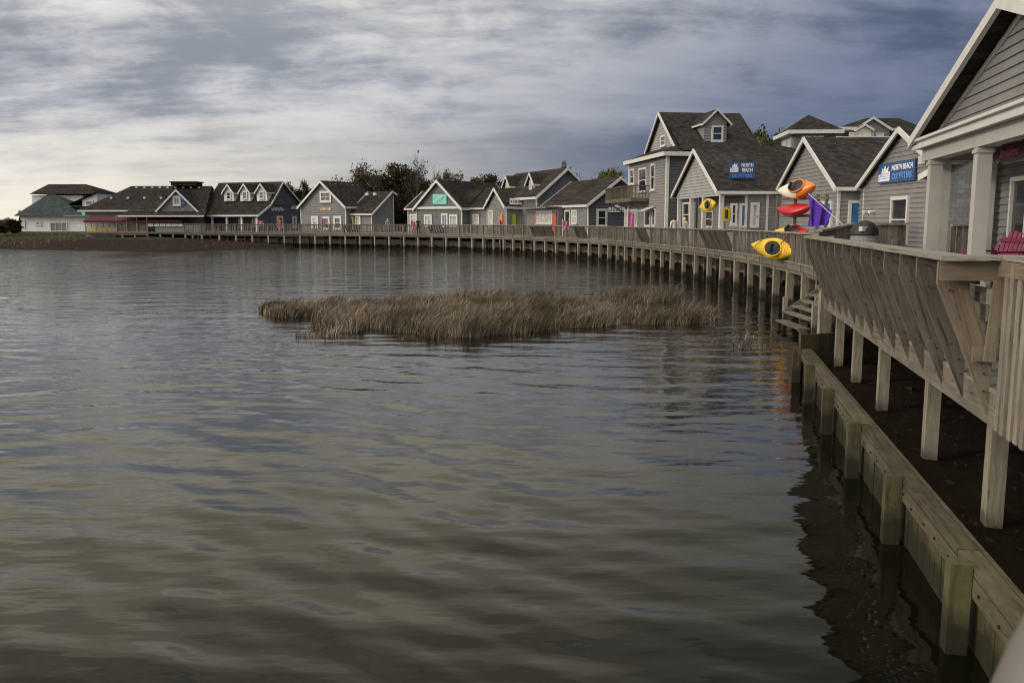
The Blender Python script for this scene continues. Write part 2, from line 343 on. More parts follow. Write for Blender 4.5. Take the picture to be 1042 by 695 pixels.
n1=g.n('ShaderNodeTexNoise',{'Vector':pos,'Scale':.35,'Detail':8.0,'Roughness':.6}).outputs[0]; n2=g.n('ShaderNodeTexNoise',{'Vector':pos,'Scale':5.0,'Detail':8.0,'Roughness':.7}).outputs[0]
mud=g.mix(n2,(.0065,.0042,.0022),(.034,.021,.011)); wet=g.mix(g.n('ShaderNodeMapRange',{0:spz,1:.02,2:.14}).outputs[0],(.022,.018,.013),mud)
grass=g.mix(n2,(.018,.021,.008),(.06,.062,.022))
gf=g.n('ShaderNodeMapRange',{0:g.m('ADD',spz,g.m('MULTIPLY',n1,.5)),1:1.1,2:1.26}).outputs[0]
c=g.mix(gf,wet,grass); g.K.new(c,b.inputs['Base Color']); b.inputs['Roughness'].default_value=.95; b.inputs['Specular IOR Level'].default_value=.12
bp=g.n('ShaderNodeBump',{'Strength':1.0,'Distance':.14,'Height':n2}); g.K.new(bp.outputs[0],b.inputs['Normal'])
tag(mb.build('ground',m,smooth=True),kind='structure')
# ---------------- water ----------------
def wave(x,y):
    """small wind ripples: sum of a few directional trains, broken up by noise"""
    r=math.hypot(x,y); h=0
    a=mnoise.noise(Vector((x*.09,y*.07,3)))*.9; am=.55+.9*max(0,mnoise.noise(Vector((x*.13+9,y*.10,1)))+.25)
    for (kx,ky,A) in WT:
        h+=1.1*A*math.sin(kx*x+ky*y+2.6*a*math.hypot(kx,ky)+a*4)
    return h*am
WT=[]
for lam,ang,A in ((1.35,12,.0062),(.95,-12,.0042),(.66,26,.0034),(.47,-5,.0020),(.33,38,.0007),(2.3,-24,.0050),(.27,-30,.0004)):
    k=2*math.pi/lam; WT.append((k*math.sin(math.radians(ang)),k*math.cos(math.radians(ang)),A))
mb=MB()
# fan of rows, spacing grows with distance so that ripples stay resolved near the camera
rows=[]; y=1.6; yy=[]
while y<46: yy.append(y); y+=max(.045,.0031*y*y**.35)
NX=260
for y in yy:
    hw=y*.74+1.5; fade=1-max(0,min(1,(y-22)/24))
    r=[]
    for i in range(NX+1):
        x=-hw+2*hw*i/NX; e=min(1,min(i,NX-i)/6); 
        r.append((x,y,wave(x,y)*fade*e if y>1.7 else 0))
    rows.append(r)
mb.grid(rows)
B=6000
def flat(x0,x1,y0,y1): pass
# surrounding flat sheet joined to the rippled fan
fanL=[r[0] for r in rows]; fanR=[r[-1] for r in rows]
for k in range(len(rows)-1):
    mb.poly([(-B,fanL[k][1],0),fanL[k],fanL[k+1],(-B,fanL[k+1][1],0)]); mb.poly([fanR[k],(B,fanR[k][1],0),(B,fanR[k+1][1],0),fanR[k+1]])
mb.poly([(-B,-300,0),(B,-300,0),(B,rows[0][0][1],0)]+[p for p in reversed(rows[0])]+[(-B,rows[0][0][1],0)])
mb.poly([(-B,rows[-1][0][1],0)]+[p for p in rows[-1]]+[(B,rows[-1][0][1],0),(B,B,0),(-B,B,0)])
m,g,b=newmat('murky_sound_water'); geo=g.n('ShaderNodeNewGeometry'); pos=geo.outputs['Position']
n0=g.n('ShaderNodeTexNoise',{'Vector':g.n('ShaderNodeMapping',{'Vector':pos,'Scale':(.10,.05,1)}).outputs[0],'Scale':1.0,'Detail':3.0}).outputs[0]
na=g.n('ShaderNodeTexNoise',{'Vector':g.n('ShaderNodeMapping',{'Vector':pos,'Scale':(.5,1.5,1),'Rotation':(0,0,.12)}).outputs[0],'Scale':1.0,'Detail':3.5,'Roughness':.5}).outputs[0]
nb=g.n('ShaderNodeTexNoise',{'Vector':g.n('ShaderNodeMapping',{'Vector':pos,'Scale':(2.2,6,1),'Rotation':(0,0,-.2)}).outputs[0],'Scale':1.0,'Detail':3.0,'Roughness':.5}).outputs[0]
hh=g.m('ADD',g.m('MULTIPLY',na,.075),g.m('MULTIPLY',nb,.008))
patch=g.n('ShaderNodeMapRange',{0:n0,1:.35,2:.65,3:.35,4:1.0}).outputs[0]
bp=g.n('ShaderNodeBump',{'Strength':g.m('MULTIPLY',patch,g.n('ShaderNodeMapRange',{0:g.n('ShaderNodeSeparateXYZ',{0:pos}).outputs[1],1:12,2:50,3:.42,4:2.3}).outputs[0]),'Distance':1.0,'Height':hh}); g.K.new(bp.outputs[0],b.inputs['Normal'])
c=g.mix(na,(.0032,.0031,.0017),(.0052,.005,.003)); g.K.new(c,b.inputs['Base Color']); b.inputs['Roughness'].default_value=.04; b.inputs['IOR'].default_value=1.34; b.inputs['Specular Tint'].default_value=(1,.985,.83,1)
tag(mb.build('water',m,smooth=True),kind='structure')
# ================= houses =================
class House:
    def __init__(s,name,label,L,Rr,base,cat='building',group=None):
        s.L=Vector((*L,0)); d=Vector((Rr[0]-L[0],Rr[1]-L[1],0)); s.W=d.length; s.ex=d/s.W; s.ey=Vector((-s.ex.y,s.ex.x,0)); s.base=base
        s.o=empty(name,(L[0],L[1],base),math.atan2(d.y,d.x),label,cat,group)
    def loc(s,P):   # world -> local
        d=Vector(P)-s.L; return Vector((d.dot(s.ex),d.dot(s.ey),P[2]-s.base))
    def hit(s,px,py,plane,val):
        r=ray(px,py); o=s.loc((0,0,EYE)); rl=Vector((r.dot(s.ex),r.dot(s.ey),r.z)); i=0 if plane in 'rl' else 1
        t=(val-o[i])/rl[i]; return o+rl*t
    def part(s,mb,name,mat,parent=None,**k): return mb.build(name,mat,parent or s.o,**k)
    def block(s,prof,b0,b1,z0,swap=False,wall='sid',roof='roof',ov=.35,rov=.3,th=.14,lap=0,walls=True,trim='trim',rake=.22,ends=(1,1),gwall=None,trimw=.05,corner=True,low=None,fasc=True):
        """gabled volume: prof = list of (a,z) from one eave over the ridge to the other, extruded b0..b1.  swap: ridge runs along local x"""
        T=(lambda a,b,z:(b,a,z-s.base)) if swap else (lambda a,b,z:(a,b,z-s.base))
        a0,a1=prof[0][0],prof[-1][0]; zl,zr=prof[0][1],prof[-1][1]
        def width(z):  # a-range of the gable polygon at height z
            pts=[(a0,z0)]+prof+[(a1,z0)]; xs_=[]
            for (p,q),(p2,q2) in zip(pts,pts[1:]+pts[:1]):
                if min(q,q2)-1e-6<=z<=max(q,q2)+1e-6:
                    if abs(q-q2)<1e-6: xs_+=[p,p2]
                    else: xs_.append(p+(p2-p)*(z-q)/(q2-q))
            return (min(xs_),max(xs_)) if xs_ else None
        if walls:
            mb=MB(); zt=max(z for _,z in prof)
            poly=[(a0,z0)]+prof+[(a1,z0)]
            mb.poly([T(a,b0,z) for a,z in poly]); mb.poly([T(a,b1,z) for a,z in reversed(poly)])
            for (a,z),(a2,z2) in ((poly[0],poly[1]),(poly[-2],poly[-1])): mb.poly([T(a,b0,z),T(a,b1,z),T(a2,b1,z2),T(a2,b0,z2)])
            if lap:
                z=z0
                while z<zt-.03:
                    zz=min(z+lap,zt-.01); w0,w1=width(z+.001),width(zz)
                    if w0 and w1:
                        for bb,dr in ((b0,-1),(b1,1)):
                            p=[T(w0[0],bb+dr*.042,z),T(w0[1],bb+dr*.042,z),T(w1[1],bb+dr*.004,zz),T(w1[0],bb+dr*.004,zz)]
                            mb.poly(p); mb.poly([T(w0[0],bb,z),T(w0[1],bb,z),p[1],p[0]])
                    for aa,dr,zl_ in ((a0,-1,zl),(a1,1,zr)):
                        if z<zl_-.02:
                            zz2=min(zz,zl_); p=[T(aa+dr*.042,b0,z),T(aa+dr*.042,b1,z),T(aa+dr*.004,b1,zz2),T(aa+dr*.004,b0,zz2)]
                            mb.poly(p); mb.poly([T(aa,b0,z),T(aa,b1,z),p[1],p[0]])
                    z+=lap
            s.wall=s.part(mb,'wall',M[wall],fix=not lap)
        # roof slabs
        P=list(prof); n=len(P)
        def ext(p,q,d):
            v=Vector((p[0]-q[0],p[1]-q[1])); v=v.normalized(); return (p[0]+v.x*d,p[1]+v.y*d)
        Q=[ext(P[0],P[1],ov)]+P[1:-1]+[ext(P[-1],P[-2],ov)]
        mb=MB(); c0,c1=b0-rov*ends[0],b1+rov*ends[1]
        up=[T(a,c0,z+th) for a,z in Q]+[]; 
        for (p,q) in zip(Q,Q[1:]):
            A,B2=p,q
            lo=[T(A[0],c0,A[1]+.01),T(B2[0],c0,B2[1]+.01),T(B2[0],c1,B2[1]+.01),T(A[0],c1,A[1]+.01)]
            hi=[T(A[0],c0,A[1]+th),T(B2[0],c0,B2[1]+th),T(B2[0],c1,B2[1]+th),T(A[0],c1,A[1]+th)]
            i=len(mb.v); mb.v+=lo+hi
            for f in ((0,3,2,1),(4,5,6,7),(0,1,5,4),(1,2,6,5),(2,3,7,6),(3,0,4,7)): mb.f.append(tuple(i+k for k in f)); mb.uv.append([(0,0)]*4)
        s.roof=s.part(mb,'roof',M[roof],fix=True)
        # rake boards and eave fascias
        mb=MB(); e=.02
        for bb,dr,on in ((c0,-1,ends[0]),(c1,1,ends[1])):
            if not on: continue
            for (p,q) in zip(Q,Q[1:]):
                f0,f1=bb+dr*.0,bb+dr*trimw; pts=[(p[0],p[1]+th+.015),(q[0],q[1]+th+.015),(q[0],q[1]+th-rake),(p[0],p[1]+th-rake)]
                i=len(mb.v)
                for ff in (f0-dr*.04,f1): mb.v+=[T(a,ff,z) for a,z in pts]
                for f in ((0,1,2,3),(4,7,6,5),(0,4,5,1),(1,5,6,2),(2,6,7,3),(3,7,4,0)): mb.f.append(tuple(i+k for k in f)); mb.uv.append([(0,0)]*4)
        if fasc:
            for (p,dr) in ((Q[0],-1),(Q[-1],1)):
                mb.box(T(p[0]+dr*.02,(c0+c1)/2,p[1]+th/2-.02),Vector(T(1,0,0))-Vector(T(0,0,0)),Vector(T(0,1,0))-Vector(T(0,0,0)),(0,0,1),.05,c1-c0-.01,rake*.8)
        if corner and walls:
            cw=.12
            for aa in (a0,a1):
                zc=zl if aa==a0 else zr
                for bb in (b0,b1):
                    sa=1 if aa==a0 else -1; sb=1 if bb==b0 else -1
                    mb.box(T(aa+sa*(cw/2-.04),bb+sb*(cw/2-.04),(z0+zc)/2),(1,0,0),(0,1,0),(0,0,1),cw,cw,zc-z0-.02)
        s.part(mb,'trim',M[trim],fix=True)
    def opening(s,name,px,plane,val,glass='glass',muntin=(0,0),fr=.09,depth=.05,sill=True,frame='trim',z=None,panel=None):
        """window/door whose outline is given in picture pixels and projected on one of this house's walls"""
        x0,y0,x1,y1=px; ym=(y0+y1)/2; xm=(x0+x1)/2
        A=s.hit(x0,ym,plane,val); Bq=s.hit(x1,ym,plane,val); Tq=s.hit(xm,y0,plane,val); Bo=s.hit(xm,y1,plane,val)
        i=1 if plane in 'rl' else 0; u0,u1=sorted((A[i],Bq[i])); z0,z1=Bo.z,Tq.z
        return s.opening_l(name,plane,val,u0,u1,z0,z1,glass,muntin,fr,depth,sill,frame)
    def opening_l(s,name,plane,val,u0,u1,z0,z1,glass='glass',muntin=(0,0),fr=.09,depth=.05,sill=True,frame='trim'):
        if plane=='f': O=Vector((0,val,0)); eu=Vector((1,0,0)); en=Vector((0,-1,0))
        elif plane=='r': O=Vector((val,0,0)); eu=Vector((0,1,0)); en=Vector((1,0,0))
        elif plane=='l': O=Vector((val,0,0)); eu=Vector((0,1,0)); en=Vector((-1,0,0))
        P=lambda u,z,d:O+eu*u+UP*z+en*d
        mb=MB(); w=u1-u0; h=z1-z0; d=depth+.055
        mb.box(P((u0+u1)/2,z1-fr/2,d/2+.012),eu,en,UP,w,d+.02,fr); mb.box(P((u0+u1)/2,z0+fr/2,d/2+.012),eu,en,UP,w,d+.02,fr)
        for u in (u0+fr/2,u1-fr/2): mb.box(P(u,(z0+z1)/2,d/2+.01),eu,en,UP,fr,d+.01,h-2*fr+.02)
        for k in range(muntin[0]): mb.box(P(u0+w*(k+1)/(muntin[0]+1),(z0+z1)/2,d/2),eu,en,UP,.06,d,h-fr)
        for k in range(muntin[1]): mb.box(P((u0+u1)/2,z0+h*(k+1)/(muntin[1]+1),d/2-.002),eu,en,UP,w-fr,d,.06)
        f=s.part(mb,name,M[frame])
        mb=MB(); mb.box(P((u0+u1)/2,(z0+z1)/2,.03),eu,en,UP,w-fr,.066,h-fr); mb.build('pane' if name!='door' else 'glass_panel',M[glass],f)
        if sill and name=='window':
            mb=MB(); mb.box(P((u0+u1)/2,z0-.04,d/2+.03),eu,en,UP,w+.1,d+.08,.06); mb.build('sill',M[frame],f)
        if name=='door':
            mb=MB(); mb.box(P(u1-.16,z0+h*.45,d+.04),eu,en,UP,.04,.06,.14); mb.build('handle',M['metal'],f)
        return f
def lap_wall(h,plane,val,u0,u1,z0,z1,step=.2,name='lap_siding',mat='sidlap'):
    mb=MB(); P=(lambda u,z,d:(u,val-d,z)) if plane=='f' else (lambda u,z,d:(val+d,u,z))
    z=z0
    while z<z1-.02:
        zz=min(z+step,z1); mb.poly([P(u0,z,.045),P(u1,z,.045),P(u1,zz,.006),P(u0,zz,.006)]); mb.poly([P(u0,z,.0),P(u1,z,.0),P(u1,z,.045),P(u0,z,.045)]); z+=step
    return h.part(mb,name,M[mat])
def signboard(h,px,plane,val,mat,name='sign',th=.06,off=.1):
    x0,y0,x1,y1=px; i=1 if plane in 'rl' else 0
    A=h.hit(x0,(y0+y1)/2,plane,val); Bq=h.hit(x1,(y0+y1)/2,plane,val); Tq=h.hit((x0+x1)/2,y0,plane,val); Bo=h.hit((x0+x1)/2,y1,plane,val)
    mb=MB(); u=(A[i]+Bq[i])/2; w=abs(A[i]-Bq[i]); z=(Tq.z+Bo.z)/2; hh=Tq.z-Bo.z
    sg=-1 if plane in 'fl' else 1
    c=(u,val+sg*off,z) if i==0 else (val+sg*off,u,z)
    mb.box(c,(1,0,0),(0,1,0),(0,0,1),*( (w,th,hh) if i==0 else (th,w,hh) )); o=h.part(mb,name,M[mat]); return o,Vector(c),w,hh
RXF=(math.pi/2,0,0); RXR=(math.pi/2,0,math.pi/2)
def outfitters_logo(parent,c,w,h,plane,one_line=False):
    """white leaping-wave emblem beside the words, as lettered on the shop's boards"""
    if plane=='r': eu=Vector((0,1,0)); en=Vector((1,0,0)); rot=RXR
    elif plane=='f': eu=Vector((1,0,0)); en=Vector((0,-1,0)); rot=RXF
    mb=MB(); lw=w*.34; cx=-w*.31
    for k,(a,b2,r) in enumerate(((-.5,.42,.5),(-.5,.2,.34))):
        pass
    eh,eo=(.8,0) if one_line else (.56,.16)
    def pt(u,v): return c+eu*(cx+u*lw)+UP*((v*eh+eo)*h)+en*.045
    crest=[(-.5,-.5),(.46,-.5),(.46,.10),(.30,.06),(.34,.44),(.16,.2),(.02,.5),(-.06,.18),(-.18,.36),(-.24,.0),(-.5,-.06)]
    for i in range(1,len(crest)-1): mb.poly([pt(*crest[0]),pt(*crest[i]),pt(*crest[i+1])])
    mb.build('wave_emblem',M['white'],parent)
    mb=MB()
    for k in range(3):
        v=-.36+.14*k; mb.poly([pt(-.42,v)+en*.004,pt(.4,v+.02)+en*.004,pt(.4,v+.055)+en*.004,pt(-.42,v+.035)+en*.004])
    mb.build('emblem_stripes',M['signlight'],parent)
    tx=c+eu*(w*.17)+en*.035
    if one_line:
        text_mesh('lettering','NORTH BEACH',h*.36,M['white'],parent,tx+UP*h*.20,rot,sx=w*.60/(h*.36*7.4)); text_mesh('lettering','OUTFITTERS',h*.40,M['signlight'],parent,tx-UP*h*.22,rot,sx=w*.60/(h*.40*6.4))
    else:
        text_mesh('lettering','NORTH',h*.30,M['white'],parent,tx+UP*h*.29+eu*w*.03,rot,sx=w*.5/(h*.30*3.7)); text_mesh('lettering','BEACH',h*.30,M['white'],parent,tx+UP*h*.0+eu*w*.03,rot,sx=w*.5/(h*.30*3.7)); text_mesh('lettering','OUTFITTERS',h*.28,M['signlight'],parent,c+en*.035-UP*h*.34,rot,sx=w*.9/(h*.28*6.4))
def simple(W,ze,zr): return [(0,ze),(W/2,zr),(W,ze)]
# --- A: near porch shop ---
pA=NF(5.2,23.6,0); qA=NF(5.2,11.4,0)
A=House('porch_shop','gray shop with large white-trimmed porch gable beside the viewing deck',pA[:2],qA[:2],DECK)
WA=A.W
A.block([(0,5.12),(WA/2,6.95),(WA,5.12)],.22,9,5.0,wall='sidlap',roof='roofd',lap=.19,rov=.42,ov=.28,th=.13,rake=.20,trimw=.06,corner=False)
mb=MB()  # inner rake trim on the gable wall
for a,b2 in (((.25,5.16),(WA/2,6.83)),((WA-.25,5.16),(WA/2,6.83))): mb.bar((a[0],.2,a[1]-DECK-.06),(b2[0],.2,b2[1]-DECK-.0),.07,.10,up=(0,0,1))
A.part(mb,'gable_trim',M['trimgray'])
mb=MB(); mb.box((WA/2,.02,5.03-DECK),(1,0,0),(0,1,0),(0,0,1),WA+.5,.3,.2); mb.box((WA/2,-.05,5.12-DECK),(1,0,0),(0,1,0),(0,0,1),WA+.62,.34,.06); mb.box((WA/2,-.14,4.965-DECK),(1,0,0),(0,1,0),(0,0,1),WA+.5,.06,.10)
A.part(mb,'frieze',M['trim'])
mb=MB(); mb.box((WA/2,.17,4.78-DECK),(1,0,0),(0,1,0),(0,0,1),WA-.1,.3,.30); mb.box((.17,3.4,4.78-DECK),(1,0,0),(0,1,0),(0,0,1),.3,6.2,.3); A.part(mb,'beam',M['beam'])
mb=MB(); mb.box((WA/2,4,4.95-DECK),(1,0,0),(0,1,0),(0,0,1),WA-.02,8,.08); A.part(mb,'porch_ceiling',M['beam'])
def wl(s): return 23.6-s
for s_ in (22.85,19.2,15.5,11.8):
    mb=MB(); mb.box((wl(s_),.17,2.88/2+.0),(1,0,0),(0,1,0),(0,0,1),.27,.27,2.88); mb.box((wl(s_),.17,2.8),(1,0,0),(0,1,0),(0,0,1),.33,.33,.07); mb.box((wl(s_),.17,.12),(1,0,0),(0,1,0),(0,0,1),.33,.33,.24); A.part(mb,'column',M['beam'])
for (a,b2) in ((.45,1.45),(.14,.62)):
    mb=MB(); mb.box((a if b2>1 else -.18,b2,1.44),(1,0,0),(0,1,0),(0,0,1),.22,.22,2.88); A.part(mb,'column',M['trimgray'])
mb=MB(); mb.box((-.35,.55,4.70-DECK),(1,0,0),(0,1,0),(0,0,1),.75,.9,.2); A.part(mb,'eave_return',M['trim'])
mb=MB(); mb.box((WA/2,3.9,-.0),(1,0,0),(0,1,0),(0,0,1),WA,7.6,.24); A.part(mb,'porch_floor',M['deck'])
# shop room behind the porch
mb=MB(); z=.13; y0=1.72
mb.box((WA/2-.09,y0+3.6,1.6),(1,0,0),(0,1,0),(0,0,1),WA-.42,7.2,2.95)
while z<2.9:
    x0,x1=.12,WA-.3; mb.poly([(x0,y0-.042,z),(x1,y0-.042,z),(x1,y0-.004,z+.17),(x0,y0-.004,z+.17)]); mb.poly([(x0,y0,z),(x1,y0,z),(x1,y0-.042,z),(x0,y0-.042,z)]); z+=.17
A.part(mb,'wall',M['sidlap'])
mb=MB(); mb.box((WA/2,y0-.04,2.86),(1,0,0),(0,1,0),(0,0,1),WA-1.1,.05,.2); mb.box((.16,y0-.05,1.5),(1,0,0),(0,1,0),(0,0,1),.1,.05,2.6); A.part(mb,'wall_trim',M['trim'])
A.opening_l('window','f',y0-.03,1.55,3.6,.85,2.42,'glass',(1,0),.10,.06); A.opening_l('window','f',y0-.03,7.2,9.2,.85,2.42,'glass',(1,0),.10,.06)
A.opening_l('door','f',y0-.03,4.8,5.9,.13,2.4,'glassblue',(0,0),.12,.06)
# oval sign hanging under the beam
mb=MB(); cx,cz=3.72,1.4+EYE-DECK-.02; n=40
ring=[(cx+1.0*math.cos(2*math.pi*k/n),cz+.20*math.sin(2*math.pi*k/n)) for k in range(n)]
mb.poly([(x,.86,z) for x,z in ring]); mb.poly([(x,.92,z) for x,z in reversed(ring)])
for k in range(n):
    (x,z),(x2,z2)=ring[k],ring[(k+1)%n]; mb.poly([(x,.86,z),(x,.92,z),(x2,.92,z2),(x2,.86,z2)])
sg=A.part(mb,'oval_sign',M['maroon'],fix=True)
text_mesh('lettering','Javalee',.27,M['pink'],sg,(cx-.05,.85,cz),RXF,sx=1.55,shear=.25)
mb=MB(); mb.bar((cx-.6,.89,cz+.14),(cx-.6,.89,cz+.38),.02,.02); mb.bar((cx+.6,.89,cz+.14),(cx+.6,.89,cz+.38),.02,.02); mb.build('hanger',M['black'],sg)
# --- annex seen between the porch columns ---
AN=House('shingled_annex','slate blue shingled annex seen between the porch columns',(15.6,33.2),(19,26),DECK)
AN.block(simple(7.9,4.9,6.6),0,4,1.6,wall='shake',roof='roofb',swap=False,rov=.4)
# --- B ---
B_=House('outfitter_shop','gray gabled shop with blue north beach outfitters board on its gable wall',(16.9,43),(16.5,33.6),DECK)
WB=B_.W
B_.block([(0,4.85),(4.55,7.02),(9.1,4.85),(WB,4.7)] if False else [(0,4.85),(WB*.49,7.0),(WB,4.85)],0,9,DECK,wall='sidlap',roof='roof',lap=.2)
B_.opening('window',(908,200,925.5,247.5),'f',0,'glass',(0,1),.15,.06)
o,c,w_,h_=signboard(B_,(897,164.5,934,185.5),'f',0,'signblue'); outfitters_logo(o,c,w_,h_,'f',True)
mb=MB()
for u in (0,.7):
    p=B_.hit(884+u*9,215,'f',-.03); mb.tube([(p.x,-.02,p.z),(p.x,-.22,p.z-.0),(p.x+.05*(1-2*u),-.30,p.z-.10)],[.025,.025,.07],8)
B_.part(mb,'flood_light',M['white'])
# --- C ---
C_=House('kayak_store','gray gabled store with blue glass doors behind the kayak rack',(16.0,53.4),(15.9,43.6),DECK)
WC=C_.W
C_.block(simple(WC,4.85,7.5),0,5.2,DECK,wall='sidlap',roof='roof',lap=.2,ends=(1,0))
# link roof towards B with its own blue door
C_.block([(WC-.05,4.85),(WC+.6,4.9),(WC+.62,4.85)],1.0,6,DECK,wall='sidlap',roof='roof',lap=.2,corner=False,ov=.02,rov=0,ends=(0,0))
C_.opening('door',(834.5,205,848,231),'f',0,'glassblue',(0,0),.14,.06)
C_.opening('door',(862.5,204,878,231),'r',WC,'glassblue',(0,0),.14,.06)
# --- D ---
D_=House('boat_rental_shop','gray shop with blue outfitters board on its brown roof and white-columned entrance',(11.4,62),(12.3,53),DECK)
WD=D_.W
D_.block(simple(WD,4.98,7.6),1.6,7.5,DECK,wall='sidlap',roof='roof',lap=.2,ends=(0,1))
mb=MB();
D_.block(simple(WD,4.98,7.6),0,1.6,4.8,wall='sidlight',roof='roof',lap=.2,ends=(1,0),corner=False)
for a in (.15,3.0,5.6,WD-.15):
    mb=MB(); mb.box((a,.16,1.5),(1,0,0),(0,1,0),(0,0,1),.24,.24,3.02); D_.part(mb,'column',M['trim'])
mb=MB(); mb.box((WD/2,.16,3.05),(1,0,0),(0,1,0),(0,0,1),WD-.02,.26,.22); mb.box((WD-.14,.8,3.05),(1,0,0),(0,1,0),(0,0,1),.26,1.55,.2); D_.part(mb,'beam',M['trim'])
D_.opening('window',(696,206,708,231),'f',1.6,'glass',(1,1),.12,.06); D_.opening('door',(716,214,727,232),'f',1.6,'glass',(0,1),.14,.06)
D_.opening('window',(743,207,749.5,229),'r',WD,'glass',(0,1),.12,.06); D_.opening('door',(752,207,759.5,232),'r',WD,'glassblue',(0,0),.14,.06); D_.opening('door',(763,206,772,232),'r',WD,'glasswarm',(0,0),.18,.06)
mb=MB(); p=D_.hit(780.5,210,'r',WD); mb.box((WD+.04,p.y,1.55),(1,0,0),(0,1,0),(0,0,1),.06,.14,3.05); D_.part(mb,'corner_board',M['trim'])
# board standing on the roof slope
o,c,w_,h_=signboard(D_,(741.5,165,767.3,182),'r',WD*.90,'signblue','roof_sign'); outfitters_logo(o,c,w_,h_,'r')
mb=MB()
for dy in (-.6,.6): mb.bar((c.x-.08,c.y+dy,c.z+.2),(c.x-.1,c.y+dy,c.z-1.1),.06,.06)
mb.build('sign_frame',M['black'],o)
mb=MB()
for k in range(24):
    a,b2=2*math.pi*k/24,2*math.pi*(k+1)/24; p=D_.hit(738.5,218,'r',WD)
    mb.poly([(WD+.08,p.y,p.z),(WD+.08,p.y+.26*math.cos(a),p.z+.42*math.sin(a)),(WD+.08,p.y+.26*math.cos(b2),p.z+.42*math.sin(b2))])
    mb.poly([(WD+.03,p.y+.26*math.cos(a),p.z+.42*math.sin(a)),(WD+.08,p.y+.26*math.cos(a),p.z+.42*math.sin(a)),(WD+.08,p.y+.26*math.cos(b2),p.z+.42*math.sin(b2)),(WD+.03,p.y+.26*math.cos(b2),p.z+.42*math.sin(b2))])
D_.part(mb,'oval_sign',M['yellow'])
mb=MB(); mb.tube([(WD+.11,p.y,p.z-.25),(WD+.11,p.y,p.z+.25)],[.10,.10],8); D_.part(mb,'oval_emblem',M['black'])
# --- E: tall building ---
E_=House('three_storey_building','tall gray three-storey building with a wooden balcony and roof dormer',(10.0,76.3),(11.4,66),DECK)
WE=E_.W
mb=MB(); mb.box((WE/2,5.5,3.15),(1,0,0),(0,1,0),(0,0,1),WE,11,6.3); E_.part(mb,'wall',M['sid'])
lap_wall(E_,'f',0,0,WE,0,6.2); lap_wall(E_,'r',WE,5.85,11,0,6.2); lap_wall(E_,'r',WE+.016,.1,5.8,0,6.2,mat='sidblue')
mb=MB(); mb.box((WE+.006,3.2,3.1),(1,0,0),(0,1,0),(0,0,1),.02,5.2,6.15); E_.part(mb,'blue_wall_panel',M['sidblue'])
mb=MB()
for (a,b2) in ((0,0),(WE,0),(WE,5.9),(0,11)): mb.box((a,b2,3.1),(1,0,0),(0,1,0),(0,0,1),.22,.22,6.2)
mb.box((WE/2,-.45,6.3),(1,0,0),(0,1,0),(0,0,1),WE+.9,.06,.3); mb.box((WE+.45,5.2,6.3),(1,0,0),(0,1,0),(0,0,1),.06,11.3,.3); mb.box((-.45,5.2,6.3),(1,0,0),(0,1,0),(0,0,1),.06,11.3,.3)
E_.part(mb,'trim',M['trim'])
# skirt roof
mb=MB(); a0,a1,b0,b1=-.45,WE+.45,-.45,11.4; i0,i1,j0,j1=1.6,WE-1.4,1.1,9.5; z0,z1=6.42,7.1
o_=[(a0,b0,z0),(a1,b0,z0),(a1,b1,z0),(a0,b1,z0)]; i_=[(i0,j0,z1),(i1,j0,z1),(i1,j1,z1),(i0,j1,z1)]
for k in range(4): mb.poly([o_[k],o_[(k+1)%4],i_[(k+1)%4],i_[k]])
mb.poly([(a0,b0,z0-.1),(a0,b1,z0-.1),(a1,b1,z0-.1),(a1,b0,z0-.1)])
for k in range(4): mb.poly([(*o_[k][:2],z0-.1),(*o_[(k+1)%4][:2],z0-.1),o_[(k+1)%4],o_[k]])
E_.part(mb,'skirt_roof',M['roof'])
# upper gabled storey: main roof comes down to the right eave
E_.block([(1.5,8.75),(5.0,11.55),(WE-1.3,8.75)],1.2,7.6,8.4,wall='sidlight',roof='roof',ov=.35,rov=.35,lap=.2,ends=(1,0),corner=False)
mb=MB(); ra,rb=5.0,7.6   # hip end and long slope towards the right eave
mb.poly([(5.0,1.0,9.94),(5.0,7.3,9.94),(WE+.4,7.2,6.56),(WE+.4,1.0,6.56)]); mb.poly([(5.0,7.3,9.94),(1.2,7.6,6.9),(1.2,9,6.6),(WE+.4,7.2,6.56)])
E_.part(mb,'long_roof_slope',M['roof'])
# dormer
dx0,dx1=3.0,3.0
p0=E_.loc(at(717.8,150,67.2)); p1=E_.loc(at(742,150,67.0))
def dorm(h,u0,u1,front,back,zb,ze,zr,wall='sidlap',roof='roof',lap=.2,ov=.3,win=None,side='r',gl='glass',rk=.16):
    """dormer whose front faces local +x (side 'r') or -y (side 'f')"""
    pr=[(u0,ze),((u0+u1)/2,zr),(u1,ze)]
    d=Dormer(h,side); d.block(pr,front,back,zb,wall,roof,lap,ov,rk)
    return d
class Dormer:
    def __init__(s,h,side): s.h=h; s.side=side
    def block(s,pr,front,back,zb,wall,roof,lap,ov,rk):
        h=s.h
        if s.side=='r':   # front plane x=front, extends to smaller x
            h.block([(a,z) for a,z in pr],back,front,zb,swap=True,wall=wall,roof=roof,ov=ov,rov=.3,th=.09,lap=lap,ends=(0,1),rake=rk,corner=False)
        else: h.block(pr,front,back,zb,wall=wall,roof=roof,ov=ov,rov=.25,th=.09,lap=lap,ends=(1,0),rake=rk,corner=False)
ya,yb=p0.y,p1.y
dorm(E_,ya,yb,WE-1.0,5.2,8.7,10.55,11.35,side='r',ov=.4)
E_.opening('window',(723.5,128,735.5,144.5),'r',WE-1.0,'glass',(0,1),.14,.06)
E_.opening('window',(673.5,138,678.5,149),'f',1.2,'glass',(0,1),.12,.06)
for px in ((642,172,646.5,188),(651,171,659,196),(663,167,667.5,194)): E_.opening('window' if px[0]!=651 else 'door',px,'f',0,'glass',(0,1),.14,.06)
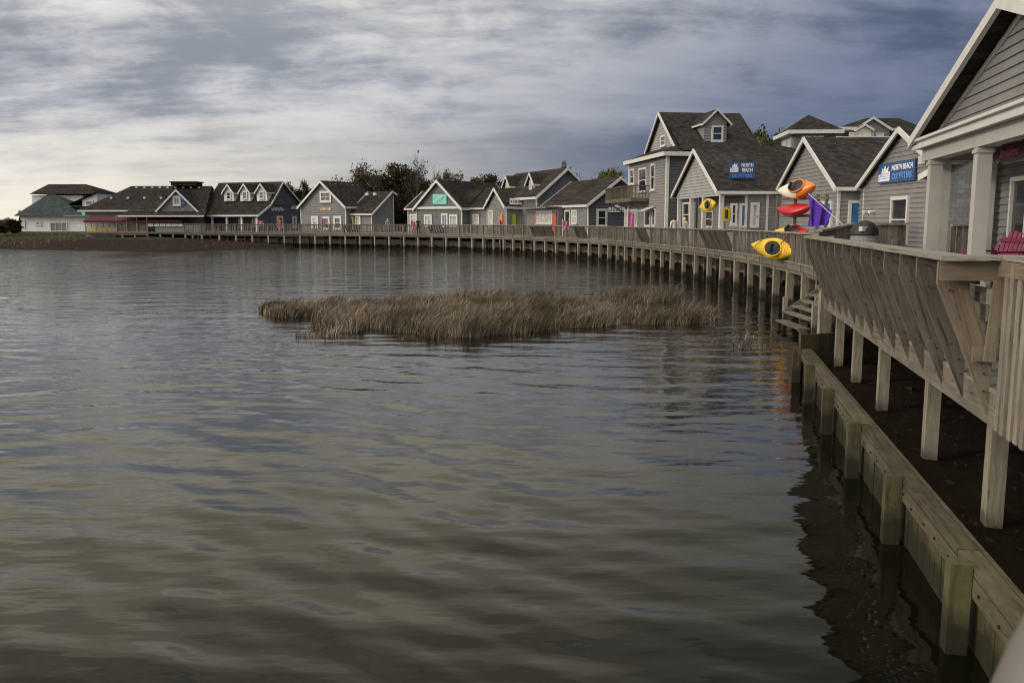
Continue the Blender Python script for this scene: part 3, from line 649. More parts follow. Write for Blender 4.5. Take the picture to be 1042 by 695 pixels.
for px in ((636.5,213,642,231),(643,213,650,231),(657,213,663,231),(664.5,212,668,231)): E_.opening('door',px,'f',0,'glasswarm' if px[0]<645 else 'glass',(0,0),.16,.06)
# balcony
ba,bb=E_.hit(661,200,'f',0).x,E_.hit(633,200,'f',0).x; ba,bb=min(ba,bb),max(ba,bb); bb=min(bb,WE); zf=3.1
mb=MB(); mb.box(((ba+bb)/2,-.75,zf),(1,0,0),(0,1,0),(0,0,1),bb-ba,1.5,.28); bal=E_.part(mb,'balcony',M['bench'])
mb=MB()
for t in np.arange(ba,bb+.01,.27): mb.box((t,-1.47,zf+.6),(1,0,0),(0,1,0),(0,0,1),.05,.05,.95)
for t in np.arange(-1.4,-.02,.27):
    for a in (ba,bb): mb.box((a,t,zf+.6),(1,0,0),(0,1,0),(0,0,1),.05,.05,.95)
mb.box(((ba+bb)/2,-1.47,zf+1.1),(1,0,0),(0,1,0),(0,0,1),bb-ba+.1,.12,.08)
for a in (ba,bb): mb.box((a,-.75,zf+1.1),(1,0,0),(0,1,0),(0,0,1),.12,1.4,.08)
mb.build('railing',M['bench'],bal)
mb=MB()
for a in (ba+.3,bb-.3): mb.bar((a,-.02,zf-.9),(a,-1.2,zf-.15),.1,.1)
mb.build('brace',M['bench'],bal)
mb=MB(); aw=E_.hit(664,210,'f',0); mb.poly([(aw.x-1,-.03,2.55),(aw.x+1,-.03,2.55),(aw.x+1,-1.0,2.2),(aw.x-1,-1.0,2.2)]); mb.poly([(aw.x-1,-.03,2.5),(aw.x+1,-.03,2.5),(aw.x+1,-1.0,2.15),(aw.x-1,-1.0,2.15)]); E_.part(mb,'awning',M['trimgray'])
# --- H ---
H_=House('gift_shop','low gray shop with slate blue end wall and white arched sign',(3.2,89.6),(6.8,80),DECK)
WH=H_.W; ih=H_
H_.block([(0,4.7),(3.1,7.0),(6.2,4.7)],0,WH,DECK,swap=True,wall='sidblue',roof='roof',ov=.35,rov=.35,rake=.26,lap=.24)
mb=MB(); mb.box((WH/2,-.03,1.45),(1,0,0),(0,1,0),(0,0,1),WH-.3,.04,2.85); H_.part(mb,'front_wall',M['sidpale'])
H_.opening('window',(606.5,212.5,617.5,231),'r',WH,'glass',(0,1),.2,.06); H_.opening('door',(575.5,214,581,231),'f',-.05,'glass',(0,0),.14,.06); H_.opening('window',(582.5,214,588,228),'f',-.05,'glasswarm',(0,1),.14,.06)
mb=MB()
pa,pb=H_.hit(618.5,212,'r',WH),H_.hit(635.5,212,'r',WH); u0,u1=pa.y,pb.y; zt,zb=H_.hit(627,208.5,'r',WH).z,H_.hit(627,216,'r',WH).z
n=16; top=[(u0+(u1-u0)*k/n, zb+(zt-zb)*(.62+(.38*math.exp(-((k/n-.5)/.2)**2)))) for k in range(n+1)]
for x in (WH+.04,WH+.11):
    pass
for (a,z),(a2,z2) in zip(top,top[1:]):
    mb.poly([(WH+.11,a,zb),(WH+.11,a2,zb),(WH+.11,a2,z2),(WH+.11,a,z)]); mb.poly([(WH+.03,a,z),(WH+.11,a,z),(WH+.11,a2,z2),(WH+.03,a2,z2)])
mb.poly([(WH+.03,u0,zb),(WH+.11,u0,zb),(WH+.11,u1,zb),(WH+.03,u1,zb)])
sg=H_.part(mb,'arched_sign',M['white'])
mb=MB()
for r_ in range(2):
    for k in range(9):
        if r_ and k in (0,8): continue
        a=u0+(u1-u0)*(k+.9)/10.2; mb.box((WH+.12,a,zb+.14+.2*r_+.02),(1,0,0),(0,1,0),(0,0,1),.02,.09,.11)
mb.build('sign_marks',M['sidblue'],sg)
mb=MB(); mb.box((WH+.04,(u0+u1)/2+.0,.95),(1,0,0),(0,1,0),(0,0,1),.04,u1-u0,1.0); H_.part(mb,'dark_door_panel',M['sidblue'])
# --- I ---
I_=House('dormered_shop','slate shingled gable shop with two small white dormers',(-2.6,103.9),(2.52,92),DECK)
WI=I_.W
I_.block([(0,5.7),(3.4,8.55),(6.8,5.7)],0,WI,DECK,swap=True,wall='shake',roof='roof',ov=.35,rov=.4,rake=.3)
for px in (541.8,517.5):
    # dormers face the water (local -y); find their place along the slope
    c=I_.hit(px,184,'f',1.0); u=c.x
    I_.block([(u-.95,7.1),(u,8.15),(u+.95,7.1)],.9,3.4,6.3,wall='sidpale',roof='roof',ov=.25,rov=.3,th=.1,rake=.22,ends=(1,0),corner=False)
    I_.opening_l('window','f',.9,u-.35,u+.35,6.45-DECK,7.45-DECK,'glasswarm',(0,1),.12,.05)
mb=MB(); I_.opening('window',(551,211,557,229),'f',0,'glass',(0,1),.14,.06)
I_.block([(3.8,5.7),(7.0,8.0),(10.2,5.7)],WI*.15,WI*.6,DECK,swap=True,wall='sid',roof='roof',ov=.3)
# cafe window with rust shutters and slatted wooden awning, standing before I and H
CF=House('cafe_kiosk','small cafe front with orange-red shutters under a pale wooden awning',(1.5,91.8),(4.3,84.6),DECK)
mb=MB(); mb.box((CF.W/2,1.6,1.35),(1,0,0),(0,1,0),(0,0,1),CF.W,3.2,2.7); CF.part(mb,'wall',M['sidpale'])
CF.opening('window',(546.5,215,563,228),'f',0,'glasswarm',(2,0),.14,.06); 
for px in ((544.5,213.5,546.6,230),(563,213.5,566.6,230)): 
    a,b2=CF.hit(px[0],220,'f',0).x,CF.hit(px[2],220,'f',0).x; mb=MB(); mb.box(((a+b2)/2,-.06,1.25),(1,0,0),(0,1,0),(0,0,1),abs(a-b2),.06,1.9); CF.part(mb,'shutter',M['rust'])
mb=MB()
for k in range(18): mb.box((CF.W*k/17,-.6,2.78-.0),(1,0,0),(0,1,0),(0,0,1),.1,1.5,.1)
mb.box((CF.W/2,-1.3,2.68),(1,0,0),(0,1,0),(0,0,1),CF.W+.3,.1,.12); mb.box((CF.W/2,1.2,2.76),(1,0,0),(0,1,0),(0,0,1),CF.W+.3,3.4,.1); CF.part(mb,'awning',M['raill'])
# --- J ---
J_=House('sign_gable_shop','small pale shingled gable shop with white board sign and lime banners',(-2.75,99.4),(-.6,95),DECK)
WJ=J_.W
J_.block([(0,4.75),(WJ/2,6.6),(WJ,4.75)],0,5.5,DECK,wall='sidpale',roof='roof',ov=.35,rov=.35,rake=.26)
o,c,w_,h_=signboard(J_,(518.5,202,532.5,208.3),'r',WJ+.3,'white')
mb=MB()
for k in range(8): mb.box((c.x+.05,c.y-w_*.42+w_*.105*k+(.12 if k else 0),c.z),(1,0,0),(0,1,0),(0,0,1),.02,w_*.06,h_*.4)
mb.build('sign_marks',M['sidblue'],o)
for px in (523,530.5):
    p=J_.hit(px,221,'r',WJ); mb=MB(); mb.box((WJ+.06,p.y,1.45),(1,0,0),(0,1,0),(0,0,1),.05,.4,1.5); J_.part(mb,'banner',M['lime'])
J_.opening('door',(498,214,502.5,231),'f',0,'glasswarm',(0,0),.14,.06); J_.opening('window',(534,214,537,228),'r',WJ,'glass',(0,1),.12,.06)
mb=MB(); p=J_.hit(511,221,'f',0)
mb.box((p.x,-.08,1.35),(1,0,0),(0,1,0),(0,0,1),.5,.05,1.7); J_.part(mb,'banner',M['orange'])
# --- K ---
K_=House('teal_sign_shop','gray gabled shop with teal sign in its white-trimmed gable',(-11.5,107.4),(-5.8,103.4),DECK)
WK=K_.W
K_.block([(0,4.75),(WK/2,7.85),(WK,4.75)],0,11,DECK,wall='sidgreen',roof='roofd',ov=.35,rov=.4,rake=.34,lap=.28)
K_.block([(1.2,4.75),(4.4,6.75),(7.6,4.75)],-2.4,WK-.2,DECK,swap=True,wall='sidgreen',roof='roofd',ov=.35,rov=.35,ends=(1,0))
K_.block([(1.4,4.75),(5.2,7.1),(9.0,4.75)],WK-.2,WK+4.3,DECK,swap=True,wall='sid',roof='roofd',ov=.35,rov=.1,ends=(0,0))
mb=MB(); mb.box((WK/2,-.12,2.98),(1,0,0),(0,1,0),(0,0,1),WK-.1,.2,.26); K_.part(mb,'band_board',M['trim'])
o,c,w_,h_=signboard(K_,(441,197.8,455,208),'f',0,'tealsign')
mb=MB()
for k in range(5):
    z=c.z+h_*(-.2+.1*k); mb.bar((c.x-w_*.35+k*w_*.06,c.y-.05,z-.1),(c.x+w_*.1+k*w_*.06,c.y-.05,z+.12),.03,.10,up=(0,1,0))
mb.build('sign_marks',M['white'],o)
for px,gl in (((432,218.5,440,231),'glasswarm'),((449.5,217.5,456,231),'glassblue'),((457.5,218.5,466,231),'glasswarm')): K_.opening('door' if px[0]==449.5 else 'window',px,'f',0,gl,(1,0),.2,.06,sill=False)
K_.opening('window',(417.5,218,424.5,228),'f',1.2,'glasswarm',(0,1),.2,.06); K_.opening('window',(481.5,218,488,228),'f',1.4,'glasswarm',(0,1),.2,.06); K_.opening('window',(496.5,218,500,228),'f',1.4,'glasswarm',(0,1),.16,.06)
# --- L ---
L_=House('tall_gable_shop','gray gabled shop with double white window high in its gable',(-28,118.5),(-21.3,114.5),DECK)
WL=L_.W
L_.block([(0,5.1),(WL/2,8.25),(WL,5.1)],0,8.5,DECK,wall='sid',roof='roofd',ov=.4,rov=.4,rake=.32,lap=.28)
L_.block([(1.0,4.2),(4.9,6.9),(5.5,6.7)],WL,WL+3.4,DECK,swap=True,wall='sid',roof='roofd',ov=.4,rov=.35,fasc=True,rake=.24)
L_.opening('window',(326,194.5,337.5,206),'f',0,'glass',(1,1),.26,.08)
for px,gl,nm in (((317.5,220,324.5,233),'glasswarm','window'),((329,220.5,336,234),'glass','door'),((340,220,348,234),'glass','window')): L_.opening(nm,px,'f',0,gl,(0,1),.26,.08,sill=False)
o=L_.opening('door',(353.5,220,360.5,234),'f',1.0,'glass',(0,0),.3,.08,frame='paneyellow'); L_.opening('window',(362,220,367.5,229),'f',1.0,'glasswarm',(0,0),.2,.08,sill=False)
q=L_.hit(332,213,'f',0); mb=MB()
for k in range(9): mb.box((q.x-.85+.21*k,-.06,q.z+.03*(k%3)),(1,0,0),(0,1,0),(0,0,1),.13,.04,.28+.06*(k%2))
L_.part(mb,'sign_letters',M['grnlt'])
mb=MB()
for k in range(6): mb.box((WL*.5+.32+.0*k,1.0+1.1*k,6.25),(1,0,0),(0,1,0),(0,0,1),.3,.3,.16)
for k in range(2): mb.box((WL+1+1.3*k,3.1,4.9+.0),(1,0,0),(0,1,0),(0,0,1),.4,.3,.3)
L_.part(mb,'roof_vents',M['trim'])
# --- M ---
Mh=House('three_dormer_building','long brown-roofed building with three white dormers and porch posts',(-43.6,123.2),(-33.9,119.2),DECK)
WM=Mh.W
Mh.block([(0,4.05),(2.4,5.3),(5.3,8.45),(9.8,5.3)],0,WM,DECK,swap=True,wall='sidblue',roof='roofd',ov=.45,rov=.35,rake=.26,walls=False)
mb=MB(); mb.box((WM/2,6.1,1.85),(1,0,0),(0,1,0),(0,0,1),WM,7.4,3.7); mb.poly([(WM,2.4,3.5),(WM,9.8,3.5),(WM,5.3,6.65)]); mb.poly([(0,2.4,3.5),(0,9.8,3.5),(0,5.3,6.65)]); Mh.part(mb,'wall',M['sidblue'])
mb=MB(); mb.poly([(WM+.01,.05,2.25),(WM+.01,2.42,2.25),(WM+.01,2.42,3.5),(WM+.01,0.05,2.3)]); mb.box((WM-.06,1.2,1.1),(1,0,0),(0,1,0),(0,0,1),.08,2.3,2.3);Mh.part(mb,'porch_end_wall',M['sidblue'])
for k in range(5):
    mb=MB(); mb.box((.2+(WM-.5)*k/4,.15,1.15),(1,0,0),(0,1,0),(0,0,1),.28,.22,2.3); Mh.part(mb,'porch_post',M['trim'])
mb=MB(); mb.box((WM/2,.15,2.3),(1,0,0),(0,1,0),(0,0,1),WM,.24,.22); Mh.part(mb,'beam',M['trim'])
for px in (233.5,250,267):
    u=Mh.hit(px,200,'f',2.6).x
    Mh.block([(u-.85,7.15),(u,8.15),(u+.85,7.15)],2.5,5,5.9,wall='sidwhite',roof='roofd',ov=.3,rov=.3,th=.1,rake=.24,ends=(1,0),corner=False)
    Mh.opening_l('window','f',2.5,u-.4,u+.4,6.15-DECK,7.2-DECK,'glass',(0,1),.14,.05)
Mh.opening('window',(281.5,220,287.5,232),'r',WM,'glass',(0,0),.25,.06); Mh.opening('window',(297.5,220,301.5,232),'r',WM,'glass',(0,0),.3,.06)
for (x0,x1,y0,y1) in ((277,287,210.5,216),(297,305,209,214)):
    mb=MB()
    for k in range(7):
        p=Mh.hit(x0+(x1-x0)*k/6,(y0+y1)/2,'r',WM); mb.box((WM+.06,p.y,p.z+.12*(1 if k%2 else -.4)),(1,0,0),(0,1,0),(0,0,1),.05,.45,.3)
    Mh.part(mb,'pale_sign_letters',M['trimgray'])
for px,gl in (((243,222,248,233),'glasswarm'),((257,222,261.5,231),'paneyellow')): Mh.opening('window',px,'f',2.38,gl,(0,0),.2,.06,sill=False)
# --- N restaurant ---
N_=House('waterside_restaurant','long dark-roofed restaurant with dark red awning and square roof cupola',(-58.5,121.5),(-42.3,121.5),DECK)
WN=N_.W
mb=MB(); mb.box((WN/2,5.5,1.35),(1,0,0),(0,1,0),(0,0,1),WN,9,2.9); N_.part(mb,'wall',M['sid'])
mb=MB()  # hipped main roof
e0,e1,f0,f1=-.7,WN+.5,.3,11; ze,zr=2.85,6.35; r0,r1,ry=4.6,WN-.2,5.6
mb.poly([(e0,f0,ze),(e1,f0,ze),(r1,ry,zr),(r0,ry,zr)]); mb.poly([(e0,f1,ze),(e0,f0,ze),(r0,ry,zr)]); mb.poly([(e1,f0,ze),(e1,f1,ze),(r1,ry,zr)]); mb.poly([(e1,f1,ze),(e0,f1,ze),(r0,ry,zr),(r1,ry,zr)])
mb.poly([(e0,f0,ze),(e0,f1,ze),(e1,f1,ze),(e1,f0,ze)]); N_.part(mb,'roof',M['roofd'])
mb=MB(); mb.box(((e0+e1)/2,f0-.02,ze-.04),(1,0,0),(0,1,0),(0,0,1),e1-e0,.06,.22); mb.box((e0,(f0+f1)/2,ze-.04),(1,0,0),(0,1,0),(0,0,1),.06,f1-f0,.22); N_.part(mb,'fascia',M['trim'])
u0,u1=N_.hit(177,188,'f',ry).x,N_.hit(203,188,'f',ry).x
mb=MB(); mb.box(((u0+u1)/2,ry,zr+.25),(1,0,0),(0,1,0),(0,0,1),u1-u0,2.4,.5); mb.box(((u0+u1)/2,ry,zr+.52),(1,0,0),(0,1,0),(0,0,1),u1-u0+.3,2.7,.14); N_.part(mb,'cupola',M['roofd'])
gu0,gu1=N_.hit(161,214,'f',-.3).x,N_.hit(200.5,214,'f',-.3).x; gu=(gu0+gu1)/2
N_.block([(gu0,4.65),(gu,7.3),(gu1,4.65)],-.3,5,3.9,wall='sidpale',roof='roofd',ov=.35,rov=.35,rake=.3,ends=(1,0),corner=False)
mb=MB(); mb.poly([(gu0-4.6,-2.3,2.15),(gu1+1.6,-2.3,2.15),(gu1+1.2,.4,2.95),(gu0-4.2,.4,2.95)]); mb.poly([(gu0-4.6,-2.3,2.1),(gu1+1.6,-2.3,2.1),(gu1+1.2,.4,2.7),(gu0-4.2,.4,2.7)]); N_.part(mb,'porch_roof',M['roofd'])
mb=MB(); mb.box(((gu0+gu1)/2-1.5,-2.32,2.1),(1,0,0),(0,1,0),(0,0,1),gu1-gu0+6.2,.06,.2)
N_.part(mb,'porch_fascia',M['trim'])
N_.opening('window',(176,199.5,184,209.5),'f',-.3,'glass',(1,0),.25,.06)
mb=MB(); p=N_.hit(186.5,205,'f',-.3); mb.box((p.x,-.4,p.z),(1,0,0),(0,1,0),(0,0,1),.5,.06,1.15); N_.part(mb,'shutter',M['signblue'])
# awning, yellow wall panels, fish-scale of windows
mb=MB(); a0_,a1_=N_.hit(86,224,'f',-1.6).x,N_.hit(186,224,'f',-1.6).x
for z_ in (0,-.05): mb.poly([(a0_,-2.0,1.45+z_),(a1_,-2.0,1.45+z_),(a1_,-.0,2.2+z_),(a0_+.4,-.0,2.2+z_)])
mb.box(((a0_+a1_)/2,-2.0,1.36),(1,0,0),(0,1,0),(0,0,1),a1_-a0_,.04,.24); N_.part(mb,'awning',M['awning'])
for k in range(5):
    xa,xb=88+6.1*k,92.6+6.1*k; N_.opening('window',(xa,228,xb,231),'f',-.02,'glasswarm',(0,0),.12,.05,sill=False)
for k in range(3):
    xa,xb=88.3+10.6*k,98.2+10.6*k; a,b2=N_.hit(xa,234,'f',-.5).x,N_.hit(xb,234,'f',-.5).x; zt,zb=N_.hit(xa,231.2,'f',-.5).z,N_.hit(xa,236.8,'f',-.5).z
    mb=MB(); mb.box(((a+b2)/2,-.5,(zt+zb)/2),(1,0,0),(0,1,0),(0,0,1),b2-a,.08,zt-zb); N_.part(mb,'yellow_panel',M['paneyellow'])
a,b2=N_.hit(88,240,'f',-.4).x,N_.hit(118,240,'f',-.4).x
mb=MB(); mb.box(((a+b2)/2,0.1,-.35),(1,0,0),(0,1,0),(0,0,1),b2-a,.9,.75); N_.part(mb,'white_base_wall',M['trimgray'])
# salmon-framed open porch
mb=MB(); a,b2=N_.hit(119,235,'f',-1.9).x,N_.hit(150,235,'f',-1.9).x
for k in range(4): mb.box((a+(b2-a)*k/3,-1.9,.9),(1,0,0),(0,1,0),(0,0,1),.12,.12,2.6)
for z_ in (-.35,0.0,2.15): mb.box(((a+b2)/2,-1.9,z_),(1,0,0),(0,1,0),(0,0,1),b2-a,.14,.16)
N_.part(mb,'porch_frame',M['pinkwood'])
mb=MB()
for k in range(26): mb.box((a+(b2-a)*(k+.5)/26,-1.8,.5),(1,0,0),(0,1,0),(0,0,1),(b2-a)/30,.04,.95)
N_.part(mb,'porch_slats',M['rail'])
mb=MB(); c0,c1=b2,WN+2.2; mb.box(((c0+c1)/2,-1.9,.45),(1,0,0),(0,1,0),(0,0,1),c1-c0-2.2,.1,.9); N_.part(mb,'gray_lower_wall',M['sid'])
mb=MB(); mb.box((WN/2+1.2,-1.0,-.12),(1,0,0),(0,1,0),(0,0,1),WN+1.5,2.2,.24); N_.part(mb,'porch_floor',M['rail'])
for k in range(8):
    mb=MB(); mb.box((6.2+1.7*k,-1.9,-.8),(1,0,0),(0,1,0),(0,0,1),.2,.2,1.5); N_.part(mb,'pile',M['pile'])
for k in range(7):
    xa=151+6*k
    if xa>182: break
    N_.opening('window',(xa,228,xa+5,230.5),'f',-1.96,'glasswarm',(0,0),.1,.05,sill=False)
mb=MB()
for k in range(9):
    mb.box((5.5+1.1*k,ry-.4,zr+.02-.25),(1,0,0),(0,1,0),(0,0,1),.28,.25,.2)
for k in range(4): mb.box((3+2.3*k,2.6,4.62),(1,0,0),(0,1,0),(0,0,1),.3,.25,.25)
N_.part(mb,'roof_vents',M['trim'])
# --- O white house ---
O_=House('white_house','white house with green and dark hipped roofs on the far left shore',(-78.5,142),(-66,141),1.0)
WO=O_.W
def hipm(mb,x0,x1,y0,y1,ze,zr,rx0,rx1,ry):
    mb.poly([(x0,y0,ze),(x1,y0,ze),(rx1,ry,zr),(rx0,ry,zr)]); mb.poly([(x0,y1,ze),(x0,y0,ze),(rx0,ry,zr)]); mb.poly([(x1,y0,ze),(x1,y1,ze),(rx1,ry,zr)]); mb.poly([(x1,y1,ze),(x0,y1,ze),(rx0,ry,zr),(rx1,ry,zr)]); mb.poly([(x0,y0,ze),(x0,y1,ze),(x1,y1,ze),(x1,y0,ze)])
def lx(px,b=0): return O_.hit(px,225,'f',b).x
def lz(py,b=0): return O_.hit(60,py,'f',b).z
mb=MB(); mb.box(((lx(21)+lx(86))/2,4,lz(219.5)/2-.2),(1,0,0),(0,1,0),(0,0,1),lx(86)-lx(21),8,lz(219.5)+.4); O_.part(mb,'wall',M['sidwhite'])
mb=MB(); hipm(mb,lx(17),lx(88),-.8,9,lz(220),lz(197.5),lx(50,4),lx(58,4),4); O_.part(mb,'green_roof',M['roofg'])
mb=MB(); a,b2=lx(34,6),lx(86,6); mb.box(((a+b2)/2,9,lz(205,6)/2+1),(1,0,0),(0,1,0),(0,0,1),b2-a,6,lz(199,6)-1); O_.part(mb,'upper_wall',M['sidwhite'])
mb=MB(); hipm(mb,lx(30.5,5),lx(100,5),5.3,14,lz(197.5,5),lz(187.5,9),lx(50,9),lx(88,9),9.5); O_.part(mb,'dark_roof',M['roofd'])
mb=MB(); a,b2=lx(85,1),lx(100,1); mb.poly([(a,1,lz(210,1)),(b2,1,lz(211,1)),(b2,1,lz(196,1)),(a,1,lz(203,1))]); mb.poly([(b2,1,lz(211,1)),(b2,7,lz(211,1)),(b2,7,lz(196,1)),(b2,1,lz(196,1))]); O_.part(mb,'side_gable_wall',M['sidwhite'])
mb=MB(); mb.poly([(lx(72,1),.6,lz(208,1)),(b2+.2,.6,lz(195.5,1)),(b2+.2,8,lz(195.5,1)),(lx(72,1),8,lz(208,1))]); mb.poly([(lx(72,1),.6,lz(209,1)),(b2+.2,.6,lz(196.5,1)),(b2+.2,8,lz(196.5,1)),(lx(72,1),8,lz(209,1))]); O_.part(mb,'side_roof',M['roofg'])
mb=MB(); mb.poly([(lx(68),-.9,lz(219.8)),(lx(90),-.9,lz(219.8)),(lx(86,2),3,lz(211.5,2)),(lx(72,2),3,lz(211.5,2))]); O_.part(mb,'teal_roof',M['teal'])
O_.opening('window',(87,204,95,209.5),'f',.95,'glass',(0,0),.15,.06,sill=False); O_.opening('window',(36,225,42,230),'f',0,'glass',(0,0),.25,.06,sill=False); O_.opening('window',(51,226,69,236),'f',0,'sid',(2,0),.15,.06,sill=False)
O_.opening('window',(24,224,26,233),'f',0,'glass',(0,2),.15,.06,sill=False)
# --- blue house far behind ---
Q_=House('blue_house','small light blue house behind the restaurant roof on the left',(-71.5,160),(-66.2,160),1.4)
Q_.block(simple(Q_.W,7.4,8.5),0,6,1.4,wall='bluewall',roof='bluewall',swap=False); Q_.opening_l('window','f',0,2,3.2,4.5,5.5,'glass',(0,0),.15,.06)
# --- G corner tower ---
G_=House('hip_roof_building','gray building with pyramid roof rising behind the gabled stores',at(795.5,138,79)[:2],at(808.5,138,74)[:2],1.6)
gz=lambda py,Yd: at(800,py,Yd).z
a=G_.loc(at(845,138,75)).y; ze=gz(136.5,74)-1.6
mb=MB(); mb.box((G_.W/2,a/2,ze/2),(1,0,0),(0,1,0),(0,0,1),G_.W,a,ze); G_.part(mb,'wall',M['sid'])
mb=MB(); hipm(mb,-.6,G_.W+.6,-.6,a+.6,ze+.25,gz(118,77)-1.6,G_.W/2-.05,G_.W/2+.05,a/2); G_.part(mb,'roof',M['roof'])
mb=MB(); mb.box((G_.W/2,-.6,ze+.12),(1,0,0),(0,1,0),(0,0,1),G_.W+1.26,.06,.3); mb.box((G_.W+.6,a/2,ze+.12),(1,0,0),(0,1,0),(0,0,1),.06,a+1.2,.3); mb.box((G_.W/2,a/2,ze),(1,0,0),(0,1,0),(0,0,1),G_.W+1.1,a+1.1,.06); G_.part(mb,'fascia',M['trim'])
G_.opening('window',(797,139,806,151),'f',0,'glasswarm',(1,0),.12,.06); G_.opening('window',(815,138.5,826,146),'r',G_.W,'glass',(0,0),.14,.06); G_.opening('window',(827,138.5,838,146),'r',G_.W,'glass',(0,0),.14,.06)
# --- G2 distant house with lit windows ---
p=at(843,140,96); q=at(937,140,96)
R_=House('hilltop_house','large distant house with dark roof and cream lit windows behind the stores',p[:2],q[:2],1.8)
hx=lambda px,b=0:R_.hit(px,140,'f',b).x
hzz=lambda py,b=0:R_.hit(880,py,'f',b).z
mb=MB(); mb.box((R_.W/2,5,hzz(133)/2),(1,0,0),(0,1,0),(0,0,1),R_.W,10,hzz(133)); R_.part(mb,'wall',M['sidgreen'])
mb=MB(); hipm(mb,hx(850),hx(941),-.6,11,hzz(132.5),hzz(120.5,5),hx(880,5),hx(914,5),5); R_.part(mb,'roof',M['roofd'])
R_.block([(hx(864),hzz(134)+1.8),(hx(882),hzz(122)+1.8),(hx(900),hzz(133)+1.8)],-1.2,4,6,wall='sid',roof='roofd',ov=.2,rov=.3,rake=.25,ends=(1,0),corner=False)
R_.block([(hx(863),hzz(134.5)+1.8),(hx(870.5),hzz(130)+1.8),(hx(878),hzz(134.5)+1.8)],-2.2,1,6,wall='cream',roof='roofd',ov=.2,rov=.3,rake=.22,ends=(1,0),corner=False)
mb=MB(); mb.box((R_.W/2,-2.3,hzz(142.3)),(1,0,0),(0,1,0),(0,0,1),R_.W,.12,.22); mb.box((hx(912),-.7,hzz(132.5)),(1,0,0),(0,1,0),(0,0,1),hx(923)-hx(899),.1,.25); mb.box((hx(853),-1.2,hzz(133)),(1,0,0),(0,1,0),(0,0,1),hx(863)-hx(842),2,.3); R_.part(mb,'balcony_rail',M['trim'])
for px in ((864,135,869,142),(871,135,876,142),(882.5,135.5,889,142),(891,135.5,899,142)): R_.opening('window',px,'f',-1.25 if px[0]>880 else -2.25,'cream',(0,0),.1,.05,sill=False)
mb=MB(); mb.tube([(hx(904),3,hzz(130)),(hx(904),3,hzz(124,3))],.14,6); mb.tube([(hx(907.5),3,hzz(130)),(hx(907.5),3,hzz(124,3))],.14,6); R_.part(mb,'vent_pipe',M['trimgray'])
# ================= boardwalk =================
BWR=empty('boardwalk',(BW[0].x,BW[0].y,0),0,'long curving weathered boardwalk on wooden pilings in front of the shops','boardwalk')
OB=Vector((BW[0].x,BW[0].y,0))
def lb(p,z=0): return Vector((p[0]-OB.x,p[1]-OB.y,z))
n=len(BW)
mb=MB()   # deck boards laid across
fine=resample(CURVE,.30); fn=normals(fine)
for i in range(len(fine)-1):
    t=(fine[i+1]-fine[i]).normalized(); c=(fine[i]+fine[i+1])/2; nrm=fn[i]; wdt=5.6
    mb.box(lb(c+nrm*(wdt/2-.12),DECK-.02),nrm,t,UP,wdt,(fine[i+1]-fine[i]).length*.97,.04)
mb.build('deck_boards',M['deck'],BWR)
# platform behind the deck up to the shops
mb=MB(); rows=[[lb(p+nr*5.3,DECK-.03) for p,nr in zip(BW,BN)],[lb(p+nr*9.0,DECK-.03) for p,nr in zip(BW,BN)]]; mb.grid(rows,flip=True); mb.build('shop_walkway',M['deck'],BWR)
def strip(name,off,z,w,h,mat,P=BW,Nn=BN):
    mb=MB()
    for i in range(len(P)-1): mb.bar(lb(P[i]+Nn[i]*off,z),lb(P[i+1]+Nn[i+1]*off,z),w,h)
    return mb.build(name,M[mat],BWR)
strip('outer_fascia',-.02,DECK-.15,.06,.26,'fascia'); strip('edge_beam',.12,DECK-.34,.12,.2,'fascia'); strip('inner_beam',2.25,DECK-.22,.14,.3,'pile'); strip('rail_cap',0.0,2.78,.22,.05,'raill'); strip('lower_rail',0.0,DECK+.14,.05,.09,'rail'); strip('upper_rail',.0,2.70,.05,.09,'rail')
mbs=None
for row,off in ((0,.12),(1,2.2)):
    for i in range(0,n,1):
        if row and (i%2 and i<1): continue
        if BW[i].x<-47: continue
        j=U(-.25,.25) if row else U(-.06,.06); t=Vector((-BN[i].y,BN[i].x,0))
        p=BW[i]+BN[i]*off+t*j; lean=Vector((U(-.03,.03),U(-.03,.03),0)); mb=MB(); w_=U(.19,.26)
        a=lb(p+lean,-.8); b2=lb(p,DECK-.24 if row==0 else DECK-.37); mb.bar(a,b2,w_,w_,up=BN[i]); mb.build('piling',M['pile'],BWR)
# rail posts, balusters panels; bench bays with slanted brackets
bench_bays=set()
def near_px(i,a,b_): 
    p=(BW[i]+BW[i+1])/2; X=521+F*p.x/p.y; return a<X<b_
for i in range(n-1):
    for a,b_ in ((722,742),(654,664),(588,600),(545,565),(438,456),(350,366),(300,312),(740,748)):
        if near_px(i,a,b_): bench_bays.add(i)
for i in range(n):
    mb=MB(); mb.box(lb(BW[i]+BN[i]*-.0,DECK+.36),BN[i],(-BN[i].y,BN[i].x,0),UP,.17,.12,1.30); mb.build('rail_post',M['fascia'],BWR)
for i in range(n-1):
    mb=MB(); L=(BW[i+1]-BW[i]).length; t=(BW[i+1]-BW[i]).normalized(); nr=(BN[i]+BN[i+1]).normalized()
    if i in bench_bays:
        k=.2
        while k<L:
            p=BW[i]+t*k; mb.bar(lb(p-nr*.45,2.74),lb(p+nr*.05,DECK-.1),.05,.15,up=nr); k+=.42
        mb.bar(lb(BW[i]-nr*.42,2.76),lb(BW[i+1]-nr*.42,2.76),.12,.05)
        mb.build('bench_back',M['bench'],BWR)
    else:
        k=.1
        while k<L-.05:
            p=BW[i]+t*k+nr*-.045; mb.box(lb(p,DECK+.47),t,nr,UP,.10,.03,1.0); k+=.235
        mb.build('railing_panel',M['rail'],BWR)
